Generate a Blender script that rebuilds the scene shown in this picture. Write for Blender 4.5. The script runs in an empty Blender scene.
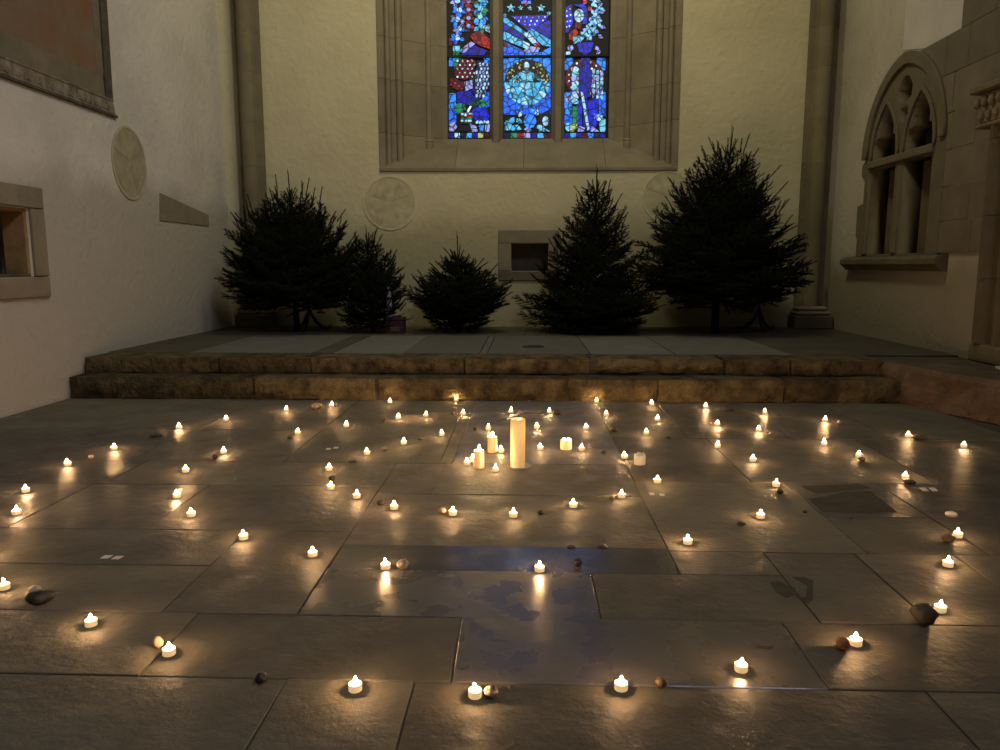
import bpy, bmesh, math, random
import numpy as np
from mathutils import Vector, Matrix, noise

random.seed(7)
SC = bpy.context.scene
COL = SC.collection

# ------------------------------------------------------------------ camera, world, lamps, exposure
H = 1.15                     # eye height of the photographer
F = 750.0                    # focal length in pixels of the 1000 px wide frame
PIT = math.radians(8.344)
YAW = math.radians(2.04)
cam_d = bpy.data.cameras.new('camera')
cam_d.sensor_width = 36.0
cam_d.lens = 36.0 * F / 1000.0
cam_d.clip_start = 0.05
cam = bpy.data.objects.new('camera', cam_d)
cam.location = (0, 0, H)
cam.rotation_euler = (math.pi / 2 - PIT, 0, YAW)
COL.objects.link(cam)
SC.camera = cam

w = bpy.data.worlds.new('world')
SC.world = w
w.use_nodes = True
w.node_tree.nodes['Background'].inputs[0].default_value = (0.5, 0.55, 0.7, 1)
w.node_tree.nodes['Background'].inputs[1].default_value = 0.02


def lamp(name, loc, power, color, size, aim=None, spread=None):
    d = bpy.data.lights.new(name, 'AREA')
    d.shape = 'DISK'
    d.size = size
    d.energy = power
    d.color = color
    if spread:
        d.spread = math.radians(spread)
    o = bpy.data.objects.new(name, d)
    o.location = loc
    if aim:
        o.rotation_euler = (Vector(aim) - Vector(loc)).to_track_quat('-Z', 'Y').to_euler()
    COL.objects.link(o)
    return o


# unseen lamps high over chancel and nave, inferred from the light on the walls
lamp('chancel_vault_lamp', (0, 6.9, 7.4), 160, (1.0, 0.88, 0.50), 1.2, (0, 10.1, 4.2))
lamp('nave_vault_lamp', (2.6, 0.0, 7.2), 120, (0.90, 0.90, 1.0), 1.6, (-4.0, 5.8, 2.8), 120)

vs = SC.view_settings
vs.view_transform = 'Standard'
vs.look = 'None'
vs.exposure = 0.0
vs.gamma = 1.0
vs.use_curve_mapping = False


# ------------------------------------------------------------------ pixel -> place
_fw = Vector((-math.sin(YAW) * math.cos(PIT), math.cos(YAW) * math.cos(PIT), -math.sin(PIT)))
_rt = Vector((math.cos(YAW), math.sin(YAW), 0))
_up = _rt.cross(_fw)
EYE = Vector((0, 0, H))


def on(px, py, axis, val):
    """point where the line of sight through a photo pixel meets a wall, the floor or the glass plane"""
    d = _fw + _rt * ((px - 500) / F) + _up * ((375 - py) / F)
    return EYE + d * ((val - EYE[axis]) / d[axis])


def gnd(px, py, z=0.0):
    return on(px, py, 2, z)


# ------------------------------------------------------------------ materials
MATS = {}


def mat(name, col, rough=0.7, var=0.25, scale=4.0, bump=0.0, bscale=60.0, spec=0.4, col2=None, detail=5.0,
        rnd=0.0, rvar=0.0, metallic=0.0):
    if name in MATS:
        return MATS[name]
    m = bpy.data.materials.new(name)
    m.use_nodes = True
    nt = m.node_tree
    N, L = nt.nodes, nt.links
    b = N['Principled BSDF']
    b.inputs['Roughness'].default_value = rough
    b.inputs['Specular IOR Level'].default_value = spec
    b.inputs['Metallic'].default_value = metallic
    geo = N.new('ShaderNodeNewGeometry')
    nz = N.new('ShaderNodeTexNoise')
    nz.inputs['Scale'].default_value = scale
    nz.inputs['Detail'].default_value = detail
    nz.inputs['Roughness'].default_value = 0.62
    L.new(geo.outputs['Position'], nz.inputs['Vector'])
    rp = N.new('ShaderNodeValToRGB')
    c2 = col2 if col2 else tuple(c * (1 + var) for c in col)
    c1 = col if col2 else tuple(c * (1 - var) for c in col)
    rp.color_ramp.elements[0].position = 0.32
    rp.color_ramp.elements[1].position = 0.68
    rp.color_ramp.elements[0].color = (*c1, 1)
    rp.color_ramp.elements[1].color = (*c2, 1)
    L.new(nz.outputs['Fac'], rp.inputs['Fac'])
    out = rp.outputs['Color']
    if rnd:
        oi = N.new('ShaderNodeObjectInfo')
        mr = N.new('ShaderNodeMapRange')
        mr.inputs['To Min'].default_value = 1 - rnd
        mr.inputs['To Max'].default_value = 1 + rnd
        L.new(oi.outputs['Random'], mr.inputs['Value'])
        mx = N.new('ShaderNodeVectorMath')
        mx.operation = 'SCALE'
        L.new(out, mx.inputs[0])
        L.new(mr.outputs[0], mx.inputs['Scale'])
        out = mx.outputs[0]
    L.new(out, b.inputs['Base Color'])
    if rvar:
        n3 = N.new('ShaderNodeTexNoise')
        n3.inputs['Scale'].default_value = 7.0
        n3.inputs['Detail'].default_value = 6.0
        L.new(geo.outputs['Position'], n3.inputs['Vector'])
        m3 = N.new('ShaderNodeMapRange')
        m3.inputs['From Min'].default_value = 0.35
        m3.inputs['From Max'].default_value = 0.65
        m3.inputs['To Min'].default_value = rough - rvar
        m3.inputs['To Max'].default_value = rough + rvar
        L.new(n3.outputs['Fac'], m3.inputs['Value'])
        L.new(m3.outputs[0], b.inputs['Roughness'])
    if bump:
        n2 = N.new('ShaderNodeTexNoise')
        n2.inputs['Scale'].default_value = bscale
        n2.inputs['Detail'].default_value = 6.0
        n2.inputs['Roughness'].default_value = 0.6
        L.new(geo.outputs['Position'], n2.inputs['Vector'])
        bp = N.new('ShaderNodeBump')
        bp.inputs['Strength'].default_value = 1.0
        bp.inputs['Distance'].default_value = bump
        L.new(n2.outputs['Fac'], bp.inputs['Height'])
        L.new(bp.outputs['Normal'], b.inputs['Normal'])
    MATS[name] = m
    return m


def emis(name, col, strength, base=None, noise_amt=0.0, nscale=40.0):
    if name in MATS:
        return MATS[name]
    m = bpy.data.materials.new(name)
    m.use_nodes = True
    nt = m.node_tree
    N, L = nt.nodes, nt.links
    b = N['Principled BSDF']
    b.inputs['Base Color'].default_value = (*(base or col), 1)
    b.inputs['Roughness'].default_value = 0.35 if not base else 0.5
    b.inputs['Emission Color'].default_value = (*col, 1)
    b.inputs['Emission Strength'].default_value = strength
    if noise_amt:
        geo = N.new('ShaderNodeNewGeometry')
        nz = N.new('ShaderNodeTexNoise')
        nz.inputs['Scale'].default_value = nscale
        nz.inputs['Detail'].default_value = 4.0
        L.new(geo.outputs['Position'], nz.inputs['Vector'])
        mr = N.new('ShaderNodeMapRange')
        mr.inputs['From Min'].default_value = 0.3
        mr.inputs['From Max'].default_value = 0.7
        mr.inputs['To Min'].default_value = strength * (1 - noise_amt)
        mr.inputs['To Max'].default_value = strength * (1 + noise_amt)
        L.new(nz.outputs['Fac'], mr.inputs['Value'])
        L.new(mr.outputs[0], b.inputs['Emission Strength'])
    if noise_amt:
        vo = N.new('ShaderNodeTexVoronoi')
        vo.feature = 'DISTANCE_TO_EDGE'
        vo.inputs['Scale'].default_value = 11.0
        L.new(geo.outputs['Position'], vo.inputs['Vector'])
        m2 = N.new('ShaderNodeMapRange')
        m2.inputs['From Min'].default_value = 0.035
        m2.inputs['From Max'].default_value = 0.10
        m2.inputs['To Min'].default_value = 0.04
        L.new(vo.outputs['Distance'], m2.inputs['Value'])
        mm = N.new('ShaderNodeMath')
        mm.operation = 'MULTIPLY'
        L.new(mr.outputs[0], mm.inputs[0])
        L.new(m2.outputs[0], mm.inputs[1])
        L.new(mm.outputs[0], b.inputs['Emission Strength'])
    MATS[name] = m
    return m


def wall_mat(name, c_clean, c_stain, c_dirt_shade, tide=None, tide_soft=0.12, stain_scale=0.9):
    """lime plaster: clean colour, large damp stains, a ragged tide line, below it a darker tone of dirt and painted-in shade"""
    m = bpy.data.materials.new(name)
    m.use_nodes = True
    nt = m.node_tree
    N, L = nt.nodes, nt.links
    b = N['Principled BSDF']
    b.inputs['Roughness'].default_value = 0.92
    b.inputs['Specular IOR Level'].default_value = 0.15
    geo = N.new('ShaderNodeNewGeometry')
    n1 = N.new('ShaderNodeTexNoise')
    n1.inputs['Scale'].default_value = stain_scale
    n1.inputs['Detail'].default_value = 6
    n1.inputs['Roughness'].default_value = 0.6
    L.new(geo.outputs['Position'], n1.inputs['Vector'])
    r1 = N.new('ShaderNodeValToRGB')
    r1.color_ramp.elements[0].position = 0.42
    r1.color_ramp.elements[1].position = 0.62
    r1.color_ramp.elements[0].color = (*c_clean, 1)
    r1.color_ramp.elements[1].color = (*c_stain, 1)
    L.new(n1.outputs['Fac'], r1.inputs['Fac'])
    out = r1.outputs['Color']
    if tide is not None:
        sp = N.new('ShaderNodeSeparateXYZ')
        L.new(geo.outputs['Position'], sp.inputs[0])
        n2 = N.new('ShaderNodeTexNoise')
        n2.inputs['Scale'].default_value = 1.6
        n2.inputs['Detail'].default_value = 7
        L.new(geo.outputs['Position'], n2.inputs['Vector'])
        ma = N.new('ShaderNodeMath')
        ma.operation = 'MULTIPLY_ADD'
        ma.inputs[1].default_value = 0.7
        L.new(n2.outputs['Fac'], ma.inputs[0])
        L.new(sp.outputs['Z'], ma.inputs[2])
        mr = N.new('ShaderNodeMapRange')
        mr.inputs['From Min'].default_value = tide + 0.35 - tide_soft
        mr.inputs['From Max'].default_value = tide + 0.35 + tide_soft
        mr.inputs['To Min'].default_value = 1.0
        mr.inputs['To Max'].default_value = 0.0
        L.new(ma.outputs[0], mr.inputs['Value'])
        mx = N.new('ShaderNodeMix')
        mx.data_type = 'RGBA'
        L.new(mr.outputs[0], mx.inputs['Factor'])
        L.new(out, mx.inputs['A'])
        mx.inputs['B'].default_value = (*c_dirt_shade, 1)
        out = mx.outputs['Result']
    L.new(out, b.inputs['Base Color'])
    n3 = N.new('ShaderNodeTexNoise')
    n3.inputs['Scale'].default_value = 14
    n3.inputs['Detail'].default_value = 8
    L.new(geo.outputs['Position'], n3.inputs['Vector'])
    bp = N.new('ShaderNodeBump')
    bp.inputs['Distance'].default_value = 0.02
    bp.inputs['Strength'].default_value = 0.6
    L.new(n3.outputs['Fac'], bp.inputs['Height'])
    L.new(bp.outputs['Normal'], b.inputs['Normal'])
    MATS[name] = m
    return m


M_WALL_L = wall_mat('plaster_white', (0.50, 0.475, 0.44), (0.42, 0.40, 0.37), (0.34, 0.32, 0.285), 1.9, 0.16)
M_WALL_B = wall_mat('plaster_ochre', (0.47, 0.44, 0.30), (0.42, 0.39, 0.26), (0.30, 0.277, 0.178), 1.7, 0.2)  # lower colour joins a damp stain with shade painted into the plaster
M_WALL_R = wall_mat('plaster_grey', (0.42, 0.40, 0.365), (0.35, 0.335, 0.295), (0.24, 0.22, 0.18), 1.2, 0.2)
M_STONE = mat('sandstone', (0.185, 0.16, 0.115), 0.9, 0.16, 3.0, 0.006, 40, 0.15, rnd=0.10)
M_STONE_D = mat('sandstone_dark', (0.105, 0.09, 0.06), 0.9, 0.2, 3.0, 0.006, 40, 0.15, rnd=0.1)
M_TRACERY = mat('tracery_stone', (0.135, 0.117, 0.086), 0.9, 0.12, 5.0, 0.004, 40, 0.15)
M_ASHLAR = mat('ashlar_stone', (0.155, 0.138, 0.108), 0.92, 0.14, 3.5, 0.006, 30, 0.15, rnd=0.10)
M_BED = mat('ashlar_joint', (0.22, 0.20, 0.165), 0.95, 0.2, 9.0, 0.003, 60, 0.1)
M_PILASTER = mat('pilaster_stone', (0.15, 0.132, 0.085), 0.9, 0.16, 3.0, 0.006, 40, 0.15, rnd=0.10)
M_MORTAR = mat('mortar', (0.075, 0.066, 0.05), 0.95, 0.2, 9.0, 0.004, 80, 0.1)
M_STEP = mat('worn_step_stone', (0.022, 0.017, 0.009), 0.88, 0.0, 8.0, 0.04, 26, 0.15, col2=(0.125, 0.098, 0.050), rnd=0.28, detail=11)
M_LEDGE = mat('pink_ledge_stone', (0.065, 0.048, 0.036), 0.9, 0.0, 5.0, 0.03, 18, 0.15, col2=(0.13, 0.094, 0.07), detail=9)
M_PAVE = mat('platform_slab', (0.095, 0.092, 0.085), 0.75, 0.14, 3.0, 0.004, 30, 0.3, rnd=0.18)
M_PAVE_D = mat('platform_ground', (0.06, 0.054, 0.04), 0.85, 0.2, 3.0, 0.004, 30, 0.2)
M_FLAG = mat('flagstone', (0.098, 0.088, 0.068), 0.66, 0.24, 2.6, 0.007, 17.0, 0.20, rnd=0.16, rvar=0.12, detail=9)
M_FLAG_M = mat('flagstone_matte', (0.108, 0.098, 0.072), 0.76, 0.2, 3.0, 0.009, 18.0, 0.2, rnd=0.14, rvar=0.1, detail=9)
M_FLAG_G = mat('flagstone_worn', (0.080, 0.072, 0.060), 0.50, 0.24, 2.8, 0.009, 15.0, 0.34, rnd=0.12, rvar=0.1, detail=9)
M_FLAG_B = mat('flagstone_polished', (0.066, 0.060, 0.056), 0.17, 0.2, 2.8, 0.0022, 9.0, 1.0, rnd=0.06, rvar=0.05, detail=9)
M_FLAG_C = mat('flagstone_half_polished', (0.078, 0.070, 0.064), 0.32, 0.2, 2.8, 0.004, 10.0, 0.7, rnd=0.06, rvar=0.12, detail=9)
M_HOLLOW = mat('flagstone_hollow', (0.058, 0.051, 0.039), 0.9, 0.3, 9.0, 0.006, 20.0, 0.1)
M_GRAVE = mat('grave_slab', (0.105, 0.098, 0.095), 0.62, 0.16, 3.0, 0.004, 20.0, 0.28, rvar=0.1)
M_IRON = mat('black_iron', (0.012, 0.011, 0.010), 0.6, 0.3, 20, 0, 0, 0.4)
M_LEAD = mat('lead_came', (0.008, 0.008, 0.010), 0.7, 0.3, 20)
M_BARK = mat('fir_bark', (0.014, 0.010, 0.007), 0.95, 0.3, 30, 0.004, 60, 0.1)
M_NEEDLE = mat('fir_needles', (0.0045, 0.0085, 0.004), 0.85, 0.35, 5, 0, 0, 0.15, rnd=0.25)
M_WHITE = mat('white_tape', (0.62, 0.58, 0.50), 0.7, 0.05, 20)
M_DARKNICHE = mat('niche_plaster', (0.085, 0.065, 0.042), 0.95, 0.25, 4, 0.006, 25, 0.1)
M_VAULT = mat('vault_plaster', (0.45, 0.42, 0.36), 0.95, 0.1, 1)

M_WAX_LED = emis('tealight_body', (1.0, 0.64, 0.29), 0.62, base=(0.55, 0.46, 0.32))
M_FLAME = emis('flame', (1.0, 0.57, 0.25), 1150.0)
M_FLAME_P = emis('pillar_flame', (1.0, 0.66, 0.28), 1300.0)
M_FLAME_T = emis('tall_pillar_flame', (1.0, 0.66, 0.28), 3200.0)
M_WICK = mat('wick', (0.02, 0.015, 0.01), 0.9)


def wax(name, col, tr):
    m = bpy.data.materials.new(name)
    m.use_nodes = True
    N, L = m.node_tree.nodes, m.node_tree.links
    b = N['Principled BSDF']
    b.inputs['Base Color'].default_value = (*col, 1)
    b.inputs['Roughness'].default_value = 0.45
    t = N.new('ShaderNodeBsdfTranslucent')
    t.inputs['Color'].default_value = (min(1, col[0] * 1.06), min(1, col[1] * 1.02), col[2] * 0.88, 1)
    mx = N.new('ShaderNodeMixShader')
    mx.inputs[0].default_value = tr
    L.new(b.outputs[0], mx.inputs[1])
    L.new(t.outputs[0], mx.inputs[2])
    L.new(mx.outputs[0], N['Material Output'].inputs['Surface'])
    MATS[name] = m
    return m


M_WAX = wax('wax_ivory', (0.92, 0.85, 0.68), 0.5)
M_WAX_T = wax('wax_tan', (0.82, 0.62, 0.40), 0.45)
M_WAX_W = wax('wax_white', (0.88, 0.85, 0.78), 0.25)


def glass(name, col=(0.9, 0.95, 0.93), rough=0.05):
    m = bpy.data.materials.new(name)
    m.use_nodes = True
    b = m.node_tree.nodes['Principled BSDF']
    b.inputs['Base Color'].default_value = (*col, 1)
    b.inputs['Roughness'].default_value = rough
    b.inputs['Transmission Weight'].default_value = 0.7
    b.inputs['IOR'].default_value = 1.45
    MATS[name] = m
    return m


M_GLASS = glass('clear_glass')


# ------------------------------------------------------------------ object helpers
def tag(o, label=None, cat=None, group=None, kind=None):
    if label:
        o['label'] = label
    if cat:
        o['category'] = cat
    if group:
        o['group'] = group
    if kind:
        o['kind'] = kind
    return o


def empty(name, loc=(0, 0, 0), rz=0.0, parent=None):
    o = bpy.data.objects.new(name, None)
    o.empty_display_size = 0.1
    COL.objects.link(o)
    o.location = loc
    o.rotation_euler = (0, 0, rz)
    if parent:
        o.parent = parent
    return o


def link(name, me, m, parent=None, loc=None, rot=None, scl=None):
    o = bpy.data.objects.new(name, me)
    COL.objects.link(o)
    if m is not None and not me.materials:
        for mm in (m if isinstance(m, (list, tuple)) else (m,)):
            me.materials.append(mm)
    if parent:
        o.parent = parent
    if loc is not None:
        o.location = loc
    if rot is not None:
        o.rotation_euler = rot
    if scl is not None:
        o.scale = scl
    return o


def from_bm(bm, name, smooth=False):
    me = bpy.data.meshes.new(name)
    bmesh.ops.recalc_face_normals(bm, faces=bm.faces)
    if smooth:
        for f in bm.faces:
            f.smooth = True
    bm.to_mesh(me)
    bm.free()
    return me


def pyd(name, v, f, m, parent=None, smooth=False, **k):
    me = bpy.data.meshes.new(name)
    me.from_pydata([tuple(p) for p in v], [], f)
    if smooth:
        me.polygons.foreach_set('use_smooth', [True] * len(me.polygons))
    return link(name, me, m, parent, **k)


def box_bm(bm, x0, x1, y0, y1, z0, z1, bevel=0.0):
    r = bmesh.ops.create_cube(bm, size=1.0)
    vs_ = r['verts']
    for v in vs_:
        v.co = Vector((x0 + (v.co.x + .5) * (x1 - x0), y0 + (v.co.y + .5) * (y1 - y0), z0 + (v.co.z + .5) * (z1 - z0)))
    if bevel:
        es = {e for v in vs_ for e in v.link_edges}
        bmesh.ops.bevel(bm, geom=list(es), offset=bevel, segments=1, affect='EDGES')


def box(name, x0, x1, y0, y1, z0, z1, m, parent=None, bevel=0.0, **k):
    bm = bmesh.new()
    box_bm(bm, x0, x1, y0, y1, z0, z1, bevel)
    return link(name, from_bm(bm, name), m, parent, **k)


def rough_box(name, x0, x1, y0, y1, z0, z1, m, parent=None, amp=0.012, seg=0.09, freq=5.0, seed=0.0):
    """a worn block: a subdivided box whose faces and edges wander"""
    nx = max(2, int((x1 - x0) / seg))
    ny = max(2, int((y1 - y0) / seg))
    nz_ = max(2, int((z1 - z0) / (seg * .6)))
    idx, verts, faces = {}, [], []

    def vid(i, j, k):
        if (i, j, k) not in idx:
            p = Vector((x0 + (x1 - x0) * i / nx, y0 + (y1 - y0) * j / ny, z0 + (z1 - z0) * k / nz_))
            q = p * freq + Vector((seed, seed * 1.7, seed * 2.3))
            d = Vector((noise.noise(q), noise.noise(q + Vector((9, 3, 1))), noise.noise(q + Vector((2, 8, 5)))))
            edge = (i in (0, nx)) + (j in (0, ny)) + (k in (0, nz_))
            c = Vector(((x0 + x1) / 2, (y0 + y1) / 2, (z0 + z1) / 2))
            pull = Vector((math.copysign(1, c.x - p.x) if i in (0, nx) else 0, math.copysign(1, c.y - p.y) if j in (0, ny) else 0,
                           math.copysign(1, c.z - p.z) if k in (0, nz_) else 0))
            if edge >= 2:
                d += pull * 0.5
            a = amp * (0.25 if (k == nz_) else 1.0)
            verts.append(p + Vector((d.x * amp * .4, d.y * amp, d.z * a)))
            idx[(i, j, k)] = len(verts) - 1
        return idx[(i, j, k)]

    for i in range(nx):
        for j in range(ny):
            faces.append((vid(i, j, nz_), vid(i + 1, j, nz_), vid(i + 1, j + 1, nz_), vid(i, j + 1, nz_)))
    for i in range(nx):
        for k in range(nz_):
            faces.append((vid(i, 0, k), vid(i + 1, 0, k), vid(i + 1, 0, k + 1), vid(i, 0, k + 1)))
    for j in range(ny):
        for k in range(nz_):
            faces.append((vid(0, j, k), vid(0, j, k + 1), vid(0, j + 1, k + 1), vid(0, j + 1, k)))
            faces.append((vid(nx, j, k), vid(nx, j + 1, k), vid(nx, j + 1, k + 1), vid(nx, j, k + 1)))
    return pyd(name, verts, faces, m, parent)


def lathe(prof, n=20):
    """bmesh of a turned profile [(r, z), ...]; open ends are closed when r is 0"""
    verts, faces = [], []
    for r, z in prof:
        for i in range(n):
            a = 2 * math.pi * i / n
            verts.append((r * math.cos(a), r * math.sin(a), z))
    for k in range(len(prof) - 1):
        for i in range(n):
            j = (i + 1) % n
            faces.append((k * n + i, k * n + j, (k + 1) * n + j, (k + 1) * n + i))
    return verts, faces


def lathe_mesh(name, prof, n=20, smooth=True):
    v, f = lathe(prof, n)
    me = bpy.data.meshes.new(name)
    me.from_pydata(v, [], f)
    bm = bmesh.new()
    bm.from_mesh(me)
    bmesh.ops.remove_doubles(bm, verts=bm.verts, dist=1e-5)
    bmesh.ops.recalc_face_normals(bm, faces=bm.faces)
    if smooth:
        for fc in bm.faces:
            fc.smooth = True
    bm.to_mesh(me)
    bm.free()
    return me


def tube(pts, rad, n=6):
    """tapered tube along points; rad a number or a list"""
    pts = [Vector(p) for p in pts]
    rs = rad if isinstance(rad, (list, tuple)) else [rad] * len(pts)
    verts, faces = [], []
    for i, p in enumerate(pts):
        t = (pts[min(i + 1, len(pts) - 1)] - pts[max(i - 1, 0)]).normalized()
        a = t.cross(Vector((0, 0, 1)))
        if a.length < 1e-3:
            a = t.cross(Vector((1, 0, 0)))
        a.normalize()
        b = t.cross(a)
        for k in range(n):
            an = 2 * math.pi * k / n
            verts.append(p + (a * math.cos(an) + b * math.sin(an)) * rs[i])
    for i in range(len(pts) - 1):
        for k in range(n):
            j = (k + 1) % n
            faces.append((i * n + k, i * n + j, (i + 1) * n + j, (i + 1) * n + k))
    faces.append(tuple(range(n))[::-1])
    faces.append(tuple(range((len(pts) - 1) * n, len(pts) * n)))
    return verts, faces


def plate_mesh(name, outer, holes, thick, fn):
    """flat plate with holes; fn maps (u, v, w) to a place, w from 0 to thick"""
    cu = bpy.data.curves.new(name, 'CURVE')
    cu.dimensions = '2D'
    cu.fill_mode = 'BOTH'
    cu.extrude = thick / 2
    for poly in [outer] + list(holes):
        s = cu.splines.new('POLY')
        s.points.add(len(poly) - 1)
        for p, (u, v) in zip(s.points, poly):
            p.co = (u, v, 0, 1)
        s.use_cyclic_u = True
    o = bpy.data.objects.new(name, cu)
    COL.objects.link(o)
    dg = bpy.context.evaluated_depsgraph_get()
    me = bpy.data.meshes.new_from_object(o.evaluated_get(dg))
    bpy.data.objects.remove(o)
    bpy.data.curves.remove(cu)
    for v in me.vertices:
        v.co = fn(v.co.x, v.co.y, v.co.z + thick / 2)
    me.name = name
    bm = bmesh.new()
    bm.from_mesh(me)
    bmesh.ops.remove_doubles(bm, verts=bm.verts, dist=1e-5)
    bmesh.ops.recalc_face_normals(bm, faces=bm.faces)
    bm.to_mesh(me)
    bm.free()
    me.materials.clear()
    return me


def prism(name, poly, thick, fn, m, parent=None):
    n = len(poly)
    v = [fn(u, q, 0) for u, q in poly] + [fn(u, q, thick) for u, q in poly]
    f = [tuple(range(n)), tuple(range(2 * n - 1, n - 1, -1))] + [(i, i + n, (i + 1) % n + n, (i + 1) % n) for i in range(n)]
    bm = bmesh.new()
    bv = [bm.verts.new(p) for p in v]
    for ff in f:
        bm.faces.new([bv[i] for i in ff])
    return link(name, from_bm(bm, name), m, parent)


def circ(cx, cy, rx, ry=None, n=16, a0=0.0, a1=2 * math.pi):
    ry = rx if ry is None else ry
    full = abs(a1 - a0 - 2 * math.pi) < 1e-6
    m_ = n if full else n + 1
    return [(cx + rx * math.cos(a0 + (a1 - a0) * i / n), cy + ry * math.sin(a0 + (a1 - a0) * i / n)) for i in range(m_)]


# ------------------------------------------------------------------ the room
XL, XR, YB = -4.0, 3.97, 10.1
YF = -6.0
CEIL = 8.2
PZ = 0.33                    # height of the platform
Y1, Z1 = 6.30, 0.192         # first step
Y2 = 6.55                    # second step
T = 0.35

tag(box('floor', XL - .4, XR + .4, YF, 6.5, -0.30, -0.0065, M_MORTAR), 'dark jointed stone floor of the church chancel', kind='structure')
FLOOR = bpy.data.objects['floor']
tag(box('ceiling', XL - .4, XR + .4, YF, YB + 1.2, CEIL, CEIL + .3, M_VAULT), kind='structure')
tag(box('wall_behind', XL - .4, XR + .4, YF - .4, YF, -.3, CEIL, M_VAULT), kind='structure')

# back wall with the window opening and the small niche
NX0, NX1, NZ0, NZ1 = -0.214, 0.285, 1.07, 1.435
WX, WZ = 1.94, 2.40
win_hole = [(-WX, WZ), (WX, WZ), (WX, 5.8), (1.4, 6.9), (0, 7.7), (-1.4, 6.9), (-WX, 5.8)]
niche_hole = [(NX0, NZ0), (NX1, NZ0), (NX1, NZ1), (NX0, NZ1)]
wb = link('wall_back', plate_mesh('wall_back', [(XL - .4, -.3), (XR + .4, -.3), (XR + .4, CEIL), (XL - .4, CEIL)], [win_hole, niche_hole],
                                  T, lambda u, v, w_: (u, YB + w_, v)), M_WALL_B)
tag(wb, 'ochre plastered end wall below the stained glass window', kind='structure')
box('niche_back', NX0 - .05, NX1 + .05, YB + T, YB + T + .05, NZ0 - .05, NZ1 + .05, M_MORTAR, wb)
# niche frame of four dressed stones, a finger proud of the plaster
fx0, fx1, fz0, fz1 = -0.386, 0.42, 0.94, 1.61
for (a, b_, c, d_) in ((fx0, fx1, NZ1, fz1), (fx0, fx1, fz0, NZ0), (fx0, NX0, NZ0, NZ1), (NX1, fx1, NZ0, NZ1)):
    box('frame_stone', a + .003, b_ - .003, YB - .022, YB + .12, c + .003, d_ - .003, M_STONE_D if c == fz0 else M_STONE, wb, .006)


def roundel(parent, fn, r, seed, tone=1.0):
    """faded painted disc: raised ring, inner field and the remains of a cross"""
    ring = plate_mesh('roundel_ring', circ(0, 0, r, n=40), [circ(0, 0, r * .93, n=40)], .010, fn)
    link('roundel_ring', ring, mat('roundel_line%d' % seed, tuple(c * tone for c in (0.44, 0.41, 0.29)), 0.95, 0.15, 12), parent)
    link('roundel_field', plate_mesh('roundel_field', circ(0, 0, r * .925, n=40), [], .005, fn),
         mat('roundel_field%d' % seed, tuple(c * tone for c in (0.31, 0.285, 0.185)), 0.95, 0.0, 8, col2=tuple(c * tone for c in (0.42, 0.39, 0.265))), parent)
    for q in range(4):
        a = q * math.pi / 2 + math.pi / 4
        pl = [(r * .12 * math.cos(a), r * .12 * math.sin(a))] + [(r * .84 * math.cos(a + t), r * .84 * math.sin(a + t)) for t in (-.42, -.2, 0, .2, .42)]
        prism('cross_petal', pl, .008, fn, mat('roundel_petal%d' % seed, tuple(c * tone for c in (0.35, 0.325, 0.22)), 0.95, 0.25, 9), parent)


roundel(wb, lambda u, v, w_: Vector((-1.818 + u, YB - w_, 1.962 + v)), .355, 1)
roundel(wb, lambda u, v, w_: Vector((1.835 + u, YB - w_, 2.03 + v)), .335, 2)

# corner pilasters: a fillet, a half shaft and a second fillet, on moulded bases
def pilaster(name, x0, x1, label):
    e = tag(empty(name, ((x0 + x1) / 2, YB, PZ)), label, kind='structure')
    cx, hw = 0.0, (x1 - x0) / 2
    prof = [(-hw, 0.0), (-hw, -.07), (-hw * .66, -.07), (-hw * .60, -.10)]
    prof += [(hw * .58 * math.cos(math.pi + math.pi * i / 10), -.10 - .10 * math.sin(math.pi * i / 10)) for i in range(11)]
    prof += [(hw * .60, -.10), (hw * .66, -.07), (hw, -.07), (hw, 0.0)]
    z = .29
    k = 0
    while z < CEIL - PZ - .05:
        h = min((.62, .48, .71, .55)[k % 4], CEIL - PZ - z)
        prism('shaft_stone', prof, h - .002, lambda u, v, w_, z=z: Vector((u, v, z + w_)), M_PILASTER, e)
        z += h
        k += 1
    box('plinth', -hw - .07, hw + .07, -.29, 0, 0, .17, M_STONE_D, e, .012)
    box('base_moulding', -hw - .05, hw + .05, -.26, 0, .172, .225, M_STONE, e, .02)
    box('base_moulding', -hw - .02, hw + .02, -.225, 0, .227, .288, M_STONE, e, .025)
    return e


pilaster('trim_1', -3.80, -3.46, 'stone corner shaft between the white wall and the ochre wall')
pilaster('trim_2', 3.53, 3.88, 'stone corner shaft behind the tallest fir tree')

# left wall with the aumbry niche
ny0, ny1, nz0, nz1 = 5.05, 6.00, 1.055, 1.60
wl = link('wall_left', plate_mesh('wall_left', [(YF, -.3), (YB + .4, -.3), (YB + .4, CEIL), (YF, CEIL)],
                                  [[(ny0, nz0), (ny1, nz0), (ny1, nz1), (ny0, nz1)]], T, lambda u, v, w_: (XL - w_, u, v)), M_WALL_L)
tag(wl, 'whitewashed side wall with a faded fresco and a square niche', kind='structure')
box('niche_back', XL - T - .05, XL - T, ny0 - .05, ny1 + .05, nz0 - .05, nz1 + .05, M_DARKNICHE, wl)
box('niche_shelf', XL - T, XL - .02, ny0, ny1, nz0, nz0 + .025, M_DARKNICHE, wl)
gy0, gy1, gz0, gz1 = 4.86, 6.17, .885, 1.775
for (a, b_, c, d_) in ((gy0, gy1 - .30, nz1, gz1), (gy1 - .30, gy1, nz1, gz1), (gy0, gy1, gz0, nz0), (gy0, ny0, nz0, nz1), (ny1, gy1, nz0, nz1)):
    box('frame_stone', XL - .12, XL + .03, a + .003, b_ - .003, c + .003, d_ - .003, M_STONE, wl, .008)
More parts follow.
